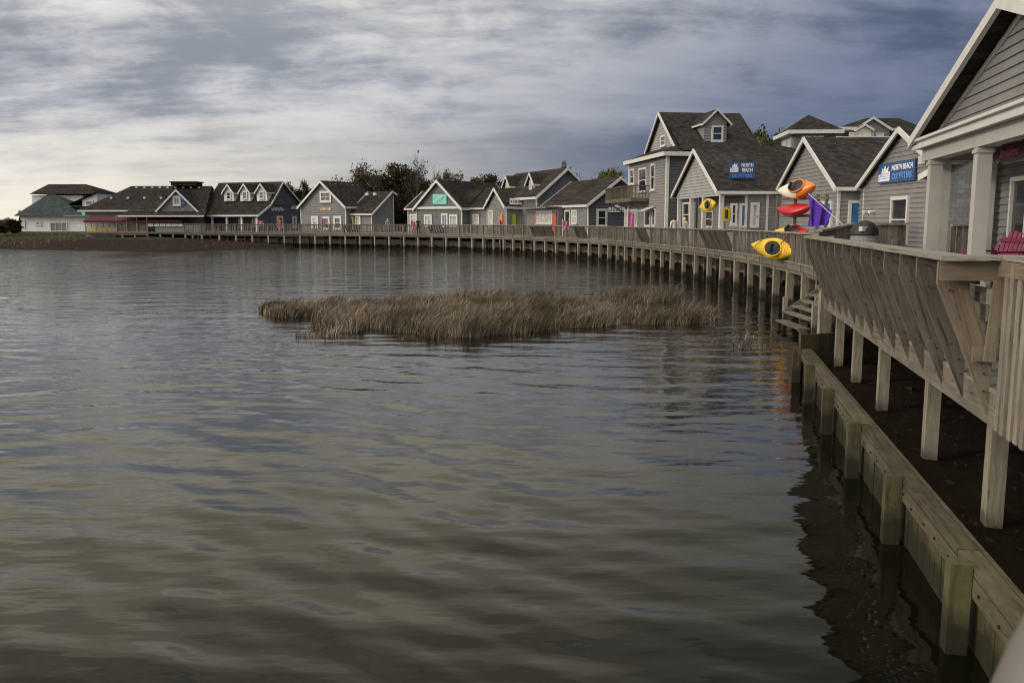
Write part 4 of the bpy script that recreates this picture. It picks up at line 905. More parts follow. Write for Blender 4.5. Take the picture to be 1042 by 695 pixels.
# bulkhead wall behind the pilings
mb=MB(); bo=2.75; pts=[p+nr*bo for p,nr in zip(BW,BN) if p.x>-47]
FBK=empty('far_bulkhead',(pts[0].x,pts[0].y,0),0,'low lichen-spotted wooden bulkhead running behind the pilings under the long boardwalk','bulkhead')
for i in range(len(pts)-1):
    t=(pts[i+1]-pts[i]); L=t.length; t.normalize(); k=0
    while k<L-.01:
        w_=min(.3,L-k); p=pts[i]+t*(k+w_/2)-pts[0]; mb.box((p.x,p.y,.15),t,(-t.y,t.x,0),UP,w_*.97,.07,1.5); k+=.3
mb.build('sheathing',M['bulkfar'],FBK)
mb=MB()
for i in range(len(pts)-1):
    for z_ in (.45,.84): a,b2=pts[i]-pts[0],pts[i+1]-pts[0]; nr=BN[i]; mb.bar((a-nr*.1)[:2]+(z_,),(b2-nr*.1)[:2]+(z_,),.12,.14)
mb.build('wale',M['bulkfar'],FBK)
# ================= viewing deck (near) =================
VD=empty('viewing_deck',NF(2.5,9,0),0,'near weathered wooden viewing deck with outward-leaning bench backs on posts','deck'); OV=NF(2.5,9,0)
def V(l,s,z): return NF(l,s,z)-OV
mb=MB(); s_=-3.0
while s_<24.2:   # boards run parallel to the edge normal
    l1=7.0 if s_<23 else 7.0; l0=2.53 if s_<18.7 else 2.53+(s_-18.7)*.12
    mb.box(V((l0+5.4)/2+.0,s_,DECK-.02),nn_,nt_,UP,5.4-l0,.142,.04); s_+=.15
mb.build('deck_boards',M['deck'],VD)
mb=MB()
mb.bar(V(2.56,-3,DECK-.17),V(2.56,18.7,DECK-.17),.05,.33); mb.bar(V(2.68,-3,DECK-.2),V(2.68,18.7,DECK-.2),.05,.24)
mb.build('edge_fascia',M['fascia'],VD)
mb=MB()
for l in (3.1,3.7,4.3,4.9): mb.bar(V(l,-3,DECK-.15),V(l,23,DECK-.15),.05,.22)
mb.build('joist',M['pile'],VD)
for s_ in (4.1,6.45,8.75,11.1,13.95,16.25,18.3):
    mb=MB(); mb.box(V(2.74,s_,.70),nt_,nn_,UP,.16,.15,1.52); mb.build('support_post',M['pile'],VD)
for s_ in (6.0,8.4,10.9,13.4,16.0,18.4,21):
    mb=MB(); mb.box(V(5.0,s_,.70),nt_,nn_,UP,.16,.16,1.52); mb.build('support_post',M['pile'],VD)
# slanted brackets (bench back supports)
prof=[(2.09,2.86),(2.09,2.66),(2.475,1.56),(2.475,1.95),(2.40,2.16),(2.37,2.60),(2.335,2.86)]
prof=[(2.05,2.86),(2.05,2.66),(2.535,1.50),(2.535,2.05),(2.315,2.60),(2.315,2.86)]
S0,S1=8.42,18.55; nb=14
for k in range(nb):
    s_=S0+(S1-S0)*k/(nb-1)+U(-.03,.03); mb=MB(); th=.055; dj=U(-.012,.012)
    fr=[V(l,s_-th/2,z+dj) for l,z in prof]; bk_=[V(l,s_+th/2,z+dj) for l,z in prof]; o1=R()*30
    # grain follows the plank: rotate the uv to the slant
    sl_=math.atan2(2.64-1.5,2.08-2.472)
    uvp=[( (l*math.cos(sl_)+z*math.sin(sl_))+o1, (-l*math.sin(sl_)+z*math.cos(sl_))+k*1.3) for l,z in prof]
    mb.poly(fr,uvp); mb.poly(bk_[::-1],uvp[::-1])
    for i in range(len(prof)):
        j=(i+1)%len(prof); mb.poly([fr[j],fr[i],bk_[i],bk_[j]],[uvp[j],uvp[i],(uvp[i][0],uvp[i][1]+.05),(uvp[j][0],uvp[j][1]+.05)])
    mb.build('slanted_bracket',M['fresh'] if k==0 else M['bench'],VD)
mb=MB(); rn=random.Random(9)
for k in range(nb):
    s_=S0+(S1-S0)*k/(nb-1)-.045
    for l,z in ((2.13,2.78),(2.24,2.78),(2.17,2.60),(2.40,2.0),(2.47,1.86),(2.50,1.72)): mb.box(V(l+rn.uniform(-.02,.02),s_+.005,z+rn.uniform(-.03,.03)),nt_,nn_,UP,.012,.014,.014)
for j in range(60):
    s_=-2+.34*j; mb.box(V(2.532,s_,1.60+.16*(j%2)),nt_,nn_,UP,.016,.01,.016)
mb.build('nail_heads',M['black'],VD)
# horizontal back slats on the inner side of the brackets, seat
mb=MB()
for j in range(5):
    f=j/4; l=2.36+.12*(f); l=2.37+(2.60-2.37)*f; z=2.72-.16*j
    mb.box(V(l,(S0+S1)/2,z),nt_,nn_*math.cos(.32)-UP*math.sin(.32)*-1*0+Vector((0,0,0)),UP,S1-S0+.1,.035,.135)
mb.build('bench_back_slats',M['bench'],VD)
mb=MB()
for j in range(3): mb.box(V(2.66+.15*j,(S0+S1)/2-.1,2.14),nt_,nn_,UP,S1-S0+.3,.14,.04)
mb.build('bench_seat',M['bench'],VD)
for k in range(1,6):
    mb=MB(); mb.box(V(2.85,S0+(S1-S0)*k/5,1.94),nt_,nn_,UP,.09,.09,.37); mb.build('seat_leg',M['rail'],VD)
mb=MB(); mb.box(V(2.60,S0-.10,2.05),nn_,nt_,UP,.50,.045,.13)
mb.build('seat_frame',M['fresh'],VD)
mb=MB(); mb.bar(V(2.16,S0-.25,2.885),V(2.16,S1+.3,2.885),.25,.045); mb.build('bench_rail_cap',M['raill'],VD)
mb=MB(); mb.bar(V(2.04,S0-.12,2.775),V(2.66,S0-.16,2.775),.045,.17); mb.build('arm_board',M['fresh'],VD)
mb=MB(); mb.bar(V(2.50,S0-.20,2.70),V(2.46,S0-.20,2.0),.045,.09,up=nn_); mb.build('arm_strut',M['fresh'],VD)
mb=MB(); mb.bar(V(2.04,S0-.12,2.89),V(2.9,S0-.2,2.89),.24,.04); mb.bar(V(2.60,S0-.3,2.892),V(2.60,-2.5,2.892),.24,.04); mb.build('rail_cap',M['raill'],VD)
mb=MB(); s_=S0-.42
while s_>-2.4:
    mb.box(V(2.50+U(-.006,.006),s_,2.14),nt_,nn_,UP,.085,.04,1.40+U(-.01,.01)); s_-=.155
mb.build('baluster_boards',M['baluster'],VD)
mb=MB(); mb.bar(V(2.50,S0-.2,2.80),V(2.50,-2.5,2.80),.04,.13); mb.build('rail_stringer',M['fresh'],VD)
mb=MB(); 
for s_ in (6.2,3.8): mb.box(V(2.58,s_,2.3),nt_,nn_,UP,.1,.1,1.1)
mb.build('rail_posts',M['rail'],VD)
# far end of viewing deck: board-sided rail stepping back to the boardwalk
ends=[NF(2.5,18.75,0),Vector((8.0,22.4,0)),Vector((9.3,26,0))]
mb=MB(); mc=MB(); md=MB()
for a,b2 in zip(ends,ends[1:]):
    t=(b2-a); L=t.length; t.normalize(); nr=Vector((t.y,-t.x,0)); k=.07
    while k<L: p=a+t*k-OV; mb.box((p.x,p.y,2.12),t,nr,UP,.125,.03,1.36); k+=.145
    mc.bar((a-OV)[:2]+(2.82,),(b2-OV)[:2]+(2.82,),.2,.05); md.bar((a-OV+nr*.05)[:2]+(DECK-.18,),(b2-OV+nr*.05)[:2]+(DECK-.18,),.08,.34)
mb.build('end_board_siding',M['raill'],VD); mc.build('end_rail_cap',M['raill'],VD); md.build('end_fascia',M['fascia'],VD)
mb=MB(); q=[ends[0],ends[1],ends[2],Vector((15,25,0)),NF(5.3,18,0)]; mb.poly([(p-OV)[:2]+(DECK-.045,) for p in q]); mb.poly([(p-OV)[:2]+(DECK-.1,) for p in q]); mb.build('end_deck',M['deck'],VD)
for p in (Vector((7.2,20.4,0)),Vector((8.1,22.6,0)),Vector((9.1,25.2,0)),Vector((9.6,23.2,0)),Vector((8.4,20.6,0))):
    mb=MB(); mb.box((p-OV)+UP*.45,(1,0,0),(0,1,0),UP,.17,.17,2.3); mb.build('support_post',M['pile'],VD)
# inner fence of the ramp behind the bench
FE=empty('ramp_fence',(6.9,20.2,DECK),0,'pale wooden ramp fence standing behind the bench beside the trash can','fence')
def fl(x,y,z): return (x-6.9,y-20.2,z-DECK)
segs=[((6.95,20.2,2.98),(9.55,25,3.12)),((9.55,25,3.12),(11.2,25.2,3.12)),((9.25,22.6,3.12),(9.85,22.55,3.12)),((10.15,20.6,3.10),(10.8,20.5,3.14))]
mc=MB()
for a,b2 in segs:
    mb=MB()
    A_,B2=Vector(fl(*a)),Vector(fl(*b2)); mc.bar(A_,B2,.16,.05); mc.bar(A_-UP*.9,B2-UP*.9,.05,.09); L=(B2-A_).length; k=.05
    while k<L:
        p=A_.lerp(B2,k/L); hh=p.z-.03; mb.box((p.x,p.y,hh/2),(B2-A_),Vector((-(B2-A_).y,(B2-A_).x,0)),UP,.11,.03,hh); k+=.135
    mb.build('fence_boards',M['rail'],FE)
mc.build('fence_rail',M['raill'],FE)
# ================= near bulkhead =================
NB=empty('near_bulkhead',NF(2.0,9,0),0,'algae-stained wooden bulkhead with square posts standing in the water below the viewing deck','bulkhead'); OB2=NF(2.0,9,0)
def Bk(l,s,z): return NF(l,s,z)-OB2
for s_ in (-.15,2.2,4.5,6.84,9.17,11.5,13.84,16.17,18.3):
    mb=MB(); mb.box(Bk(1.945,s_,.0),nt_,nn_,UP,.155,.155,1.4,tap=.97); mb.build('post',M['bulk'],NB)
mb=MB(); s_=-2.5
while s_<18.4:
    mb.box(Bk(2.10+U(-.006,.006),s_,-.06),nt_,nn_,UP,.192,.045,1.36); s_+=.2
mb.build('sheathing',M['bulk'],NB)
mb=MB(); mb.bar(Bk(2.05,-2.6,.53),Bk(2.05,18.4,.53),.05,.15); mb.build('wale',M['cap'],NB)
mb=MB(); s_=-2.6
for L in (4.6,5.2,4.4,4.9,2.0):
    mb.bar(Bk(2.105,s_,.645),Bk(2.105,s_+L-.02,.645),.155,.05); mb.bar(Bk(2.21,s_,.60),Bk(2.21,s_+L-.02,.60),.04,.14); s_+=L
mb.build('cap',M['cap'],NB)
mb=MB(); rn=random.Random(4)
for j in range(46):
    s_=-1+.42*j; mb.box(Bk(2.02,s_+rn.uniform(-.04,.04),.53+rn.uniform(-.03,.03)),nt_,nn_,UP,.022,.02,.022)
mb.build('bolt_heads',M['black'],NB)
mb=MB(); k=0
a,b2=Bk(2.1,18.4,0),Vector((9.6,19.0,0))-OB2; 
L=(b2-a).length; t=(b2-a)/L
while k<L: p=a+t*k; mb.box((p.x,p.y,.1),t,(-t.y,t.x,0),UP,.24,.05,1.7); k+=.25
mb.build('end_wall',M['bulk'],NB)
rn=random.Random(21); mb=MB()
for _ in range(420):
    s_=rn.uniform(0,18); l=2.35+abs(rn.gauss(0,1.3)); p=NF(l,s_,.40); a=rn.uniform(0,3.1); q=rn.uniform(.008,.032)*(2.2 if rn.random()<.06 else 1)
    mb.box(p+UP*.012,(math.cos(a),math.sin(a),.1),(-math.sin(a),math.cos(a),0),(0,.1,1),q*rn.uniform(1,2.6),q,q*.6)
tag(mb.build('shore_debris',wood('debris_bits',(.012,.009,.006),(.06,.045,.032))),'scattered stones and wood chips on the soil under the viewing deck','debris',kind='stuff')
# ================= stairs to the water =================
ST=empty('water_stairs',(8.9,24.4,0),0,'short weathered wooden steps descending from the boardwalk to the water','stairs')
for k in range(6):
    mb=MB(); mb.box((8.4+.25*k-8.9,25.6-24.4+.05,.46+.175*k),(0,1,0),(1,0,0),UP,2.3,.25,.05); mb.build('tread',M['fascia'],ST)
for y_ in (0.0,2.5):
    mb=MB(); mb.bar((-.62,y_,.40),(1.05,y_,1.55),.05,.13); mb.build('stringer',M['rail'],ST)
for y_ in (-.08,2.56):
    mb=MB(); mb.box((-.55,y_,.1),(1,0,0),(0,1,0),UP,.12,.12,1.6); mb.build('post',M['pile'],ST)
    mb=MB(); mb.box((.85,y_,.6),(1,0,0),(0,1,0),UP,.12,.12,2.4); mb.build('post',M['pile'],ST)
mb=MB(); mb.box((-.78,1.1,.22),(0,1,0),(1,0,0),UP,2.2,.32,.05); mb.build('landing',M['bench'],ST)
# ================= kayaks =================
def kayak(name,label,c,d,L,Wd,Hh,mat,mat2,axis_up,split=None,open_=True,group=None):
    """boat hull lofted along d; axis_up = direction the open deck faces"""
    d=Vector(d).normalized(); u=Vector(axis_up); u=(u-d*u.dot(d)).normalized(); x=d.cross(u)
    root=empty(name,c,0,label,'kayak',group); n=28; m_=18
    rows=[]
    for i in range(n+1):
        t=-1+2*i/n; w=(1-abs(t)**1.7)**.85 if abs(t)<1 else 0; w=max(w,.02); hgt=max((1-abs(t)**3)**.7 if abs(t)<1 else 0,.03); rise=.16*abs(t)**2.5
        r=[]
        for k in range(m_+1):
            a=2*math.pi*k/m_; ca,sa=math.cos(a),math.sin(a)
            sz=(Hh*.36 if sa>0 else Hh*.64)*hgt
            r.append(d*(t*L/2)+x*(ca*Wd/2*w)+u*(sa*sz+rise*Hh))
        rows.append(r)
    def hull(i0,i1,name_,mt):
        mb=MB(); mb.grid(rows[i0:i1+1]); return mb.build(name_,M[mt],root,smooth=True,fix=True)
    if split: 
        hull(0,split,'hull',mat); hull(split,n,'bow',mat2)
    else: hull(0,n,'hull',mat)
    if open_:
        sb=MB(); sb.box(-d*(L*.07)+u*(Hh*.36+.075),d,x,u,.07,Wd*.36,.16); sb.box(d*(L*.0)+u*(Hh*.36+.065),d,x,u,.22,Wd*.36,.03); sb.build('seat',M['black'],root)
        mb=MB(); q=[]; k_=24
        for k in range(k_):
            a=2*math.pi*k/k_; tt=.30*math.cos(a)-.10*(-1 if split else 1); xx=.36*math.sin(a)*Wd
            q.append(d*(tt*L/2*1.25)+x*xx+u*(Hh*.36+.015))
        cc=sum(q,Vector())/k_+u*.05
        for k in range(k_): mb.poly([q[k],q[(k+1)%k_],cc])
        mb.build('cockpit',M['black'],root)
        mb=MB(); mb.tube(q+[q[0],],.03,6,cap=False); mb.build('coaming',M[mat2],root,smooth=True)
    return root
kd=Vector((-.62,1,0)).normalized()
kayak('kayak','orange and cream kayak on the top shelf of the wooden rack',(11.45,36,4.46),(.62,-1,.10),1.9,.80,.6,'cream','orange',(-.7,-.7,.6),16,group='kayaks at the rental shop')
kayak('kayak','glossy red kayak lying on the middle shelf of the wooden rack',(11.35,36,3.68),(.55,-1,.03),1.75,.72,.42,'red','red',(-.4,-.4,.9),None,False,group='kayaks at the rental shop')
kayak('kayak','red and yellow kayak half hidden behind the railing at the foot of the rack',(11.3,36,2.74),(.60,-1,0),1.75,.75,.42,'yellow','red',(-.4,-.5,.8),11,group='kayaks at the rental shop')
yk=kayak('kayak','yellow kayak hanging on the outside of the boardwalk railing below the rack',(9.85,33.4,2.17),(-.34,1,.08),2.8,.80,.5,'yellow','yellow',(-.75,-.62,.15),group='kayaks at the rental shop')
d=Vector((-.34,1,.08)).normalized(); u=Vector((-.75,-.62,.15)); u=(u-d*u.dot(d)).normalized(); x=d.cross(u)
mb=MB()
for t in (-.42,-.52,-.62,-.72):
    w=(1-abs(t)**1.7)**.85; hg=(1-abs(t)**3)**.7; pts=[]
    for k in range(13):
        a=math.pi*k/12; pts.append(d*(t*1.4)+x*(math.cos(a)*.405*w)+u*(math.sin(a)*.185*hg+.16*abs(t)**2.5*.5))
    mb.tube(pts,.012,5)
mb.build('deck_ridges',M['orange'],yk)
for t in (-.45,.5):
    mb=MB(); a_=d*(t*1.3); mb.tube([a_-u*.05+Vector((-.30,0,-.22)),a_+Vector((-.33,0,.05)),a_+Vector((.0,0,.36)),Vector((10.28-9.85,(d*(t*1.3)).y,.62))],.014,6); mb.build('strap',M['black'],yk)
kayak('kayak','small yellow kayak hung between the white columns of the boat rental shop',tuple(at(720.5,209,54.5)),(-.45,.6,-.15),1.35,.8,.35,'yellow','yellow',(-.6,-.75,.1),group='kayaks at the rental shop')
RK=empty('kayak_rack',(11.4,36,DECK),0,'tall weathered wooden rack holding three kayaks beside the railing','rack')
for dy,dx in ((1.0,-.62),(.25,-.14),(-.7,.44),(-1.05,.66)):
    mb=MB(); mb.box((dx+.22,dy,1.25),(1,0,0),(0,1,0),UP,.11,.11,2.5); mb.build('upright',M['rail'],RK)
for z_ in (.95,1.65,2.35):
    mb=MB(); mb.bar((-.40+.0,1.1,z_),(.92,-1.15,z_),.08,.1); mb.build('shelf_rail',M['rail'],RK)
# purple flag
FG=empty('purple_flag',(12.9,30.6,DECK),0,'purple nylon flag drooping from a slanted white pole behind the rail','flag')
tipp=at(822.5,197,31.5); foot=at(859,230,30.6)
FO=Vector((12.9,30.6,DECK))
mb=MB(); mb.tube([foot-FO,tipp-FO],.014,6); mb.box(foot-FO-UP*.65,(1,0,0),(0,1,0),UP,.1,.1,1.3); mb.build('pole',M['trim'],FG)
a=tipp-FO; b2=at(846,214.5,31.0)-FO; c2=at(841,229.5,31.1)-FO; d2=at(822.3,231,31.6)-FO
rows=[]
for i in range(15):
    s_=i/14; top=a.lerp(b2,s_); bot=d2.lerp(c2,s_); r=[]
    for j in range(9):
        f=j/8; p=top.lerp(bot,f); p=p+Vector((.10*math.sin(s_*15+f*1.5),-.16*math.sin(s_*13+f*2),0))*(.35+f*.65); r.append(p)
    rows.append(r)
mb=MB(); mb.grid(rows); mb.build('cloth',M['purple'],FG,smooth=True)
# trash can
TCN=empty('trash_can',(7.75,19.6,DECK),0,'round gray trash can with black domed lid behind the bench','trash can')
mb=MB(); mb.tube([(0,0,.0),(0,0,.05),(0,0,1.17)],[.26,.28,.285],24); mb.build('body',M['can'],TCN,smooth=False)
mb=MB(); P_=[]; 
for k in range(9): a=math.pi/2*k/8; P_.append(((0,0,1.17+.29*math.sin(a)),.30*math.cos(a)+.004))
mb.tube([(0,0,1.14)]+[p for p,_ in P_],[.31]+[r for _,r in P_],24); mb.build('lid',M['black'],TCN,smooth=True)
mb=MB(); mb.box((-.09,-.22,1.28),(1,.45,0),(-.45,1,0),(0,0,1),.22,.10,.10); mb.build('opening_flap',M['trimgray'],TCN)
mb=MB()
for k in range(24): a=2*math.pi*k/24; mb.box((.285*math.cos(a),.285*math.sin(a),.6),(math.cos(a),math.sin(a),0),(-math.sin(a),math.cos(a),0),UP,.02,.05,.9)
mb.build('slats',M['can'],TCN)
# adirondack chair
def adirondack(loc,rz,label,mat):
    r=empty('adirondack_chair',loc,rz,label,'chair')
    def prt(nm,fn):
        mb=MB(); fn(mb); mb.build(nm,M[mat],r)
    X3=((1,0,0),(0,1,0),(0,0,1))
    for sx in (-1,1):
        prt('arm',lambda mb:mb.box((.0,sx*.33,.60),*X3,.72,.13,.03)); prt('front_leg',lambda mb:mb.box((.30,sx*.29,.29),*X3,.10,.03,.58)); prt('rear_leg',lambda mb:mb.bar((.30,sx*.25,.34),(-.48,sx*.25,.04),.03,.13))
    def seat(mb):
        for k in range(6): mb.box((.28-.09*k,0,.37-.033*k),*X3,.08,.54,.02)
    prt('seat',seat)
    def back(mb):
        for k in range(7):
            y=(k-3)*.088; hh=.78-.028*(k-3)**2; b0=Vector((-.20,y*.85,.18)); tp=Vector((-.20-.30*hh/.8,y*1.1,.18+hh)); mb.bar(b0,tp,.078,.02,up=(1,0,.3))
        mb.bar((-.30,-.3,.45),(-.30,.3,.45),.03,.06); mb.bar((-.40,-.26,.80),(-.40,.26,.80),.03,.06)
    prt('backrest',back); r.scale=(1.16,1.16,1.16); return r
pc=NF(6.0,19.9,0)
adirondack((pc.x-.1,pc.y,DECK+.13),math.radians(200),'magenta adirondack chair on the porch beside the large shop window','magenta')
# flags and windsocks on the far rail
def small_flag(px,py0,py1,w,Yd,mat,label,name='flag'):
    t=at(px,py0,Yd); b_=at(px,py1,Yd); r=empty(name,(t.x,t.y,b_.z),0,label,'flag'); h=t.z-b_.z; W2=w*Yd/F
    mb=MB(); mb.tube([(0,0,-.5),(0,0,h+.1)],.03,6); mb.build('pole',M['trim'],r)
    rows=[]
    for i in range(9):
        s=i/8; rows.append([Vector((s*W2,-.03-.10*math.sin(s*9+j*.8),h*(1-j/6*(1-.15*s))-.25*s*h*(j<1))) for j in range(7)])
    mb=MB(); mb.grid(rows); mb.build('cloth',M[mat],r,smooth=True)
small_flag(639,213,241,6.5,66.3,'pink','long pink patterned flag hanging by the tall building balcony')
small_flag(572.5,224,234.5,6,78,'pink','small pink pennant on the rail before the pale shingled shop wall')
small_flag(327.5,221,233,3,113,'pink','narrow pink flag before the door of the tall gable shop')
small_flag(418,224,234,4.5,103,'pink','pink flag standing left of the teal sign shop entrance')
small_flag(508.5,222,243,2,93,'red','narrow red banner hanging at the small sign gable shop corner')
small_flag(262,224,231,6,116,'pink','bright pink flag at the porch end of the three dormer building')
small_flag(283,221,236,2.5,116,'orange','thin orange banner beside the slate blue end wall on the left')
# people
def person(loc,rz,label,top,legs,hair,h=1.72):
    r=bpy.data.objects.new('person',None)
    J=[(0,0,.52*h),(0,0,.62*h),(0,.0,.74*h),(0,0,.82*h),(0,.01,.86*h),(0,0,.90*h),(0,0,.95*h),
       (.11,0,.82*h-.03),(.2,0,.80*h),(.25,-.02,.63*h),(.24,-.14,.50*h),(-.2,0,.80*h),(-.25,-.02,.63*h),(-.22,-.12,.50*h),
       (.09,0,.50*h),(.10,-.02,.28*h),(.10,0,.05*h),(.10,-.13,.02),(-.09,0,.50*h),(-.11,.03,.28*h),(-.11,.06,.05*h),(-.11,-.07,.02)]
    Ed=[(0,1),(1,2),(2,3),(3,4),(4,5),(5,6),(3,8),(8,9),(9,10),(3,11),(11,12),(12,13),(0,14),(14,15),(15,16),(16,17),(0,18),(18,19),(19,20),(20,21)]
    used=sorted({i for e in Ed for i in e}); mp_={o:i for i,o in enumerate(used)}
    me=bpy.data.meshes.new('person'); me.from_pydata([J[i] for i in used],[(mp_[a],mp_[b]) for a,b in Ed],[])
    o=bpy.data.objects.new('person',me); COL.objects.link(o)
    rad={0:.15,1:.13,2:.16,3:.14,4:.055,5:.095,6:.085,8:.075,9:.05,10:.035,11:.075,12:.05,13:.035,14:.095,15:.065,16:.045,17:.04,18:.095,19:.065,20:.045,21:.04}
    md=o.modifiers.new('skin','SKIN'); sv=me.skin_vertices[0].data
    for i in used: sv[mp_[i]].radius=(rad[i],rad[i]*(.75 if i in (1,2,3) else 1)); sv[mp_[i]].use_root=(i==0)
    ss=o.modifiers.new('sub','SUBSURF'); ss.levels=1; ss.render_levels=1
    dg=bpy.context.evaluated_depsgraph_get(); nm=bpy.data.meshes.new_from_object(o.evaluated_get(dg)); o.modifiers.clear(); o.data=nm; bpy.data.objects.remove(r)
    for mt in (top,legs,'skin'): nm.materials.append(M[mt])
    for p in nm.polygons:
        z=p.center.z/h; p.material_index=2 if (z>.83 or abs(p.center.x)>.2 and z<.6 and z>.45) else (0 if z>.5 else 1); p.use_smooth=True
    o.location=loc; o.rotation_euler=(0,0,rz); tag(o,label,'person')
    mb=MB(); n_=10; rows=[]
    for i in range(7):
        t=-.75+(math.pi*.5+.75)*i/6; rows.append([Vector((.105*math.cos(t)*math.cos(2*math.pi*k/n_),.035+.105*math.cos(t)*math.sin(2*math.pi*k/n_),.925*h+.12*math.sin(t))) for k in range(n_+1)])
    mb.grid(rows); mb.build('hair',M[hair],o,smooth=True); return o
p=at(686,228,57.5); person((p.x,p.y,DECK),math.radians(200),'person in white shirt with dark hair at the rail before the boat rental shop','shirt','jeans','hair',1.75)
p=at(394.5,230,108); person((p.x+.0,p.y,DECK),math.radians(20),'person in pale gray top standing between the two gabled shops','shirtg','shirtg','grnlt',1.75)
p=at(425.5,230,103.5); person((p.x,p.y,DECK),math.radians(10),'person in dark clothes beside the pink flag at teal sign shop','hair','hair','hair',1.8)
p=at(697,230,56.5); person((p.x,p.y,DECK),math.radians(120),'person in gray shirt beside the white entrance columns','shirtg','jeans','grnlt',1.7)
# ================= marsh grass =================
def inpoly(x,y,P):
    c=False; n=len(P)
    for i in range(n):
        x0,y0=P[i]; x1,y1=P[(i+1)%n]
        if (y0>y)!=(y1>y) and x<(x1-x0)*(y-y0)/(y1-y0)+x0: c=not c
    return c
def grass_patch(polys,dens,hgt,seed):
    rr=random.Random(seed); mb=MB(); V_=[];F_=[]
    for pp,dm,hm in polys:
        Pw=[tuple(atz(x,y,0)[:2]) for x,y in pp]; x0=min(p[0] for p in Pw);x1=max(p[0] for p in Pw);y0=min(p[1] for p in Pw);y1=max(p[1] for p in Pw)
        cnt=int((x1-x0)*(y1-y0)*dens*dm)
        for _ in range(cnt):
            x,y=rr.uniform(x0,x1),rr.uniform(y0,y1)
            wob=mnoise.noise(Vector((x*.9,y*.9,5)))*.9
            if not inpoly(x+wob,y+wob*.7,Pw): continue
            cln=mnoise.noise(Vector((x*1.3,y*1.3,0))); cl2=mnoise.noise(Vector((x*.35,y*.5,7)))
            if (cln<-.10 and rr.random()<.8) or cl2<-.33: continue
            for b_ in range(2):
                h=hgt*hm*rr.uniform(.45,1.1)*(1+.7*cln+.6*cl2); 
                if h<.08: continue
                lean=rr.gauss(.38,.38)*h; ly=rr.gauss(0,.36)*h; w=rr.uniform(.004,.009)+.006*(rr.random()<.2); a=rr.uniform(-.6,.6); wx,wy=w*math.cos(a),w*math.sin(a)
                bx,by=x+rr.gauss(0,.05),y+rr.gauss(0,.05); i=len(V_)
                V_+= [(bx-wx,by-wy,-.06),(bx+wx,by+wy,-.06),(bx+lean*.35+wx*.8,by+ly*.35+wy*.8,h*.55),(bx+lean*.35-wx*.8,by+ly*.35-wy*.8,h*.55),(bx+lean,by+ly,h)]
                F_+= [(i,i+1,i+2,i+3),(i+3,i+2,i+4)]
    mb.v=V_; mb.f=F_; return mb
polys=[([(318,329),(345,337),(395,341),(430,343.5),(475,344),(500,342),(535,338),(585,334),(640,331),(690,330),(722,328),(730,324),(700,321),(640,322),(600,318),(566,314),(520,309),(470,308),(420,309),(385,312),(352,318),(330,322)],1,1.0),
 ([(254,320),(285,323),(320,322),(352,320),(362,311),(345,307),(310,311),(275,315)],1.1,.78),
 ([(612,307),(640,309),(690,308.5),(700,304.5),(650,302),(615,303)],1.3,1.0),
 ([(500,312),(560,316),(610,320),(640,318),(590,310),(540,306),(490,306)],.5,.9),
 ([(722,352),(750,356),(790,354),(796,347),(760,341),(728,344)],.06,.4),
 ([(300,343),(325,345),(345,342),(325,338)],.25,.5),([(322,349),(345,350),(350,347),(330,346)],.2,.3),([(390,347),(420,348),(425,345),(395,344)],.15,.35),([(520,342),(540,343),(545,340),(525,339)],.15,.4)]
m,g,b=newmat('dry_marsh_grass'); geo=g.n('ShaderNodeNewGeometry'); isl=geo.outputs['Random Per Island']; pos=geo.outputs['Position']
nz=g.n('ShaderNodeTexNoise',{'Vector':pos,'Scale':.5,'Detail':4.0}).outputs[0]
c=g.ramp(isl,[(0,(.045,.030,.018)),(.4,(.16,.12,.084)),(.8,(.32,.25,.185)),(1,(.5,.42,.32))]); c=g.mix(g.n('ShaderNodeMapRange',{0:nz,1:.4,2:.62}).outputs[0],c,g.mix(isl,(.045,.038,.02),(.15,.12,.078)))
g.K.new(c,b.inputs['Base Color']); b.inputs['Roughness'].default_value=.9; b.inputs['Specular IOR Level'].default_value=.05
mb=grass_patch(polys,400,.45,5); tag(mb.build('marsh_grass',m),'dry brown marsh grass bank standing in the shallow water','marsh grass',kind='stuff')
mb=MB()   # mud under the grass
for pp,_,_2 in polys[:3]:
    Pw=[Vector(atz(x,y,0)) for x,y in pp]; c=sum(Pw,Vector())/len(Pw)
    r_=[c+(p-c)*.86 for p in Pw]; n_=len(r_)
    for i in range(n_): mb.poly([(r_[i].x,r_[i].y,-.12),(r_[(i+1)%n_].x,r_[(i+1)%n_].y,-.12),(c.x,c.y,.05)])
tag(mb.build('mud_bank',plain('wet_mud',(.03,.024,.017),.6)),kind='structure')
# rough shoreline grass and brush on the left shore
rr=random.Random(11); mb=MB()
for _ in range(16000):
    x=rr.uniform(-78,-30); y=rr.uniform(88,134)
    dd=float(sdist(np.array([x]),np.array([y]))[0])
    if dd<.6 or (x>-56 and y>116.5) or (x>-54 and rr.random()<.92): continue
    if mnoise.noise(Vector((x*.25,y*.25,2)))<-.05 and dd<9: continue
    z=.3*min(1,dd/2.5)**.6+min(max(dd-2,0),10)*.055+min(max((dd-12)/25,0),1)*.7-.03
    h=rr.uniform(.12,.4) if dd<10 else rr.uniform(.08,.25); l=rr.gauss(0,.1); i=len(mb.v); w=rr.uniform(.03,.07)
    mb.v+=[(x-w,y,z),(x+w,y,z),(x+l,y+rr.gauss(0,.1),z+h)]; mb.f.append((i,i+1,i+2)); mb.uv.append([(0,0)]*3)
m2,g,b=newmat('shore_grass_blades'); isl=g.n('ShaderNodeNewGeometry').outputs['Random Per Island']; g.K.new(g.ramp(isl,[(0,(.03,.026,.013)),(.5,(.06,.052,.022)),(1,(.13,.10,.055))]),b.inputs['Base Color']); b.inputs['Roughness'].default_value=.8
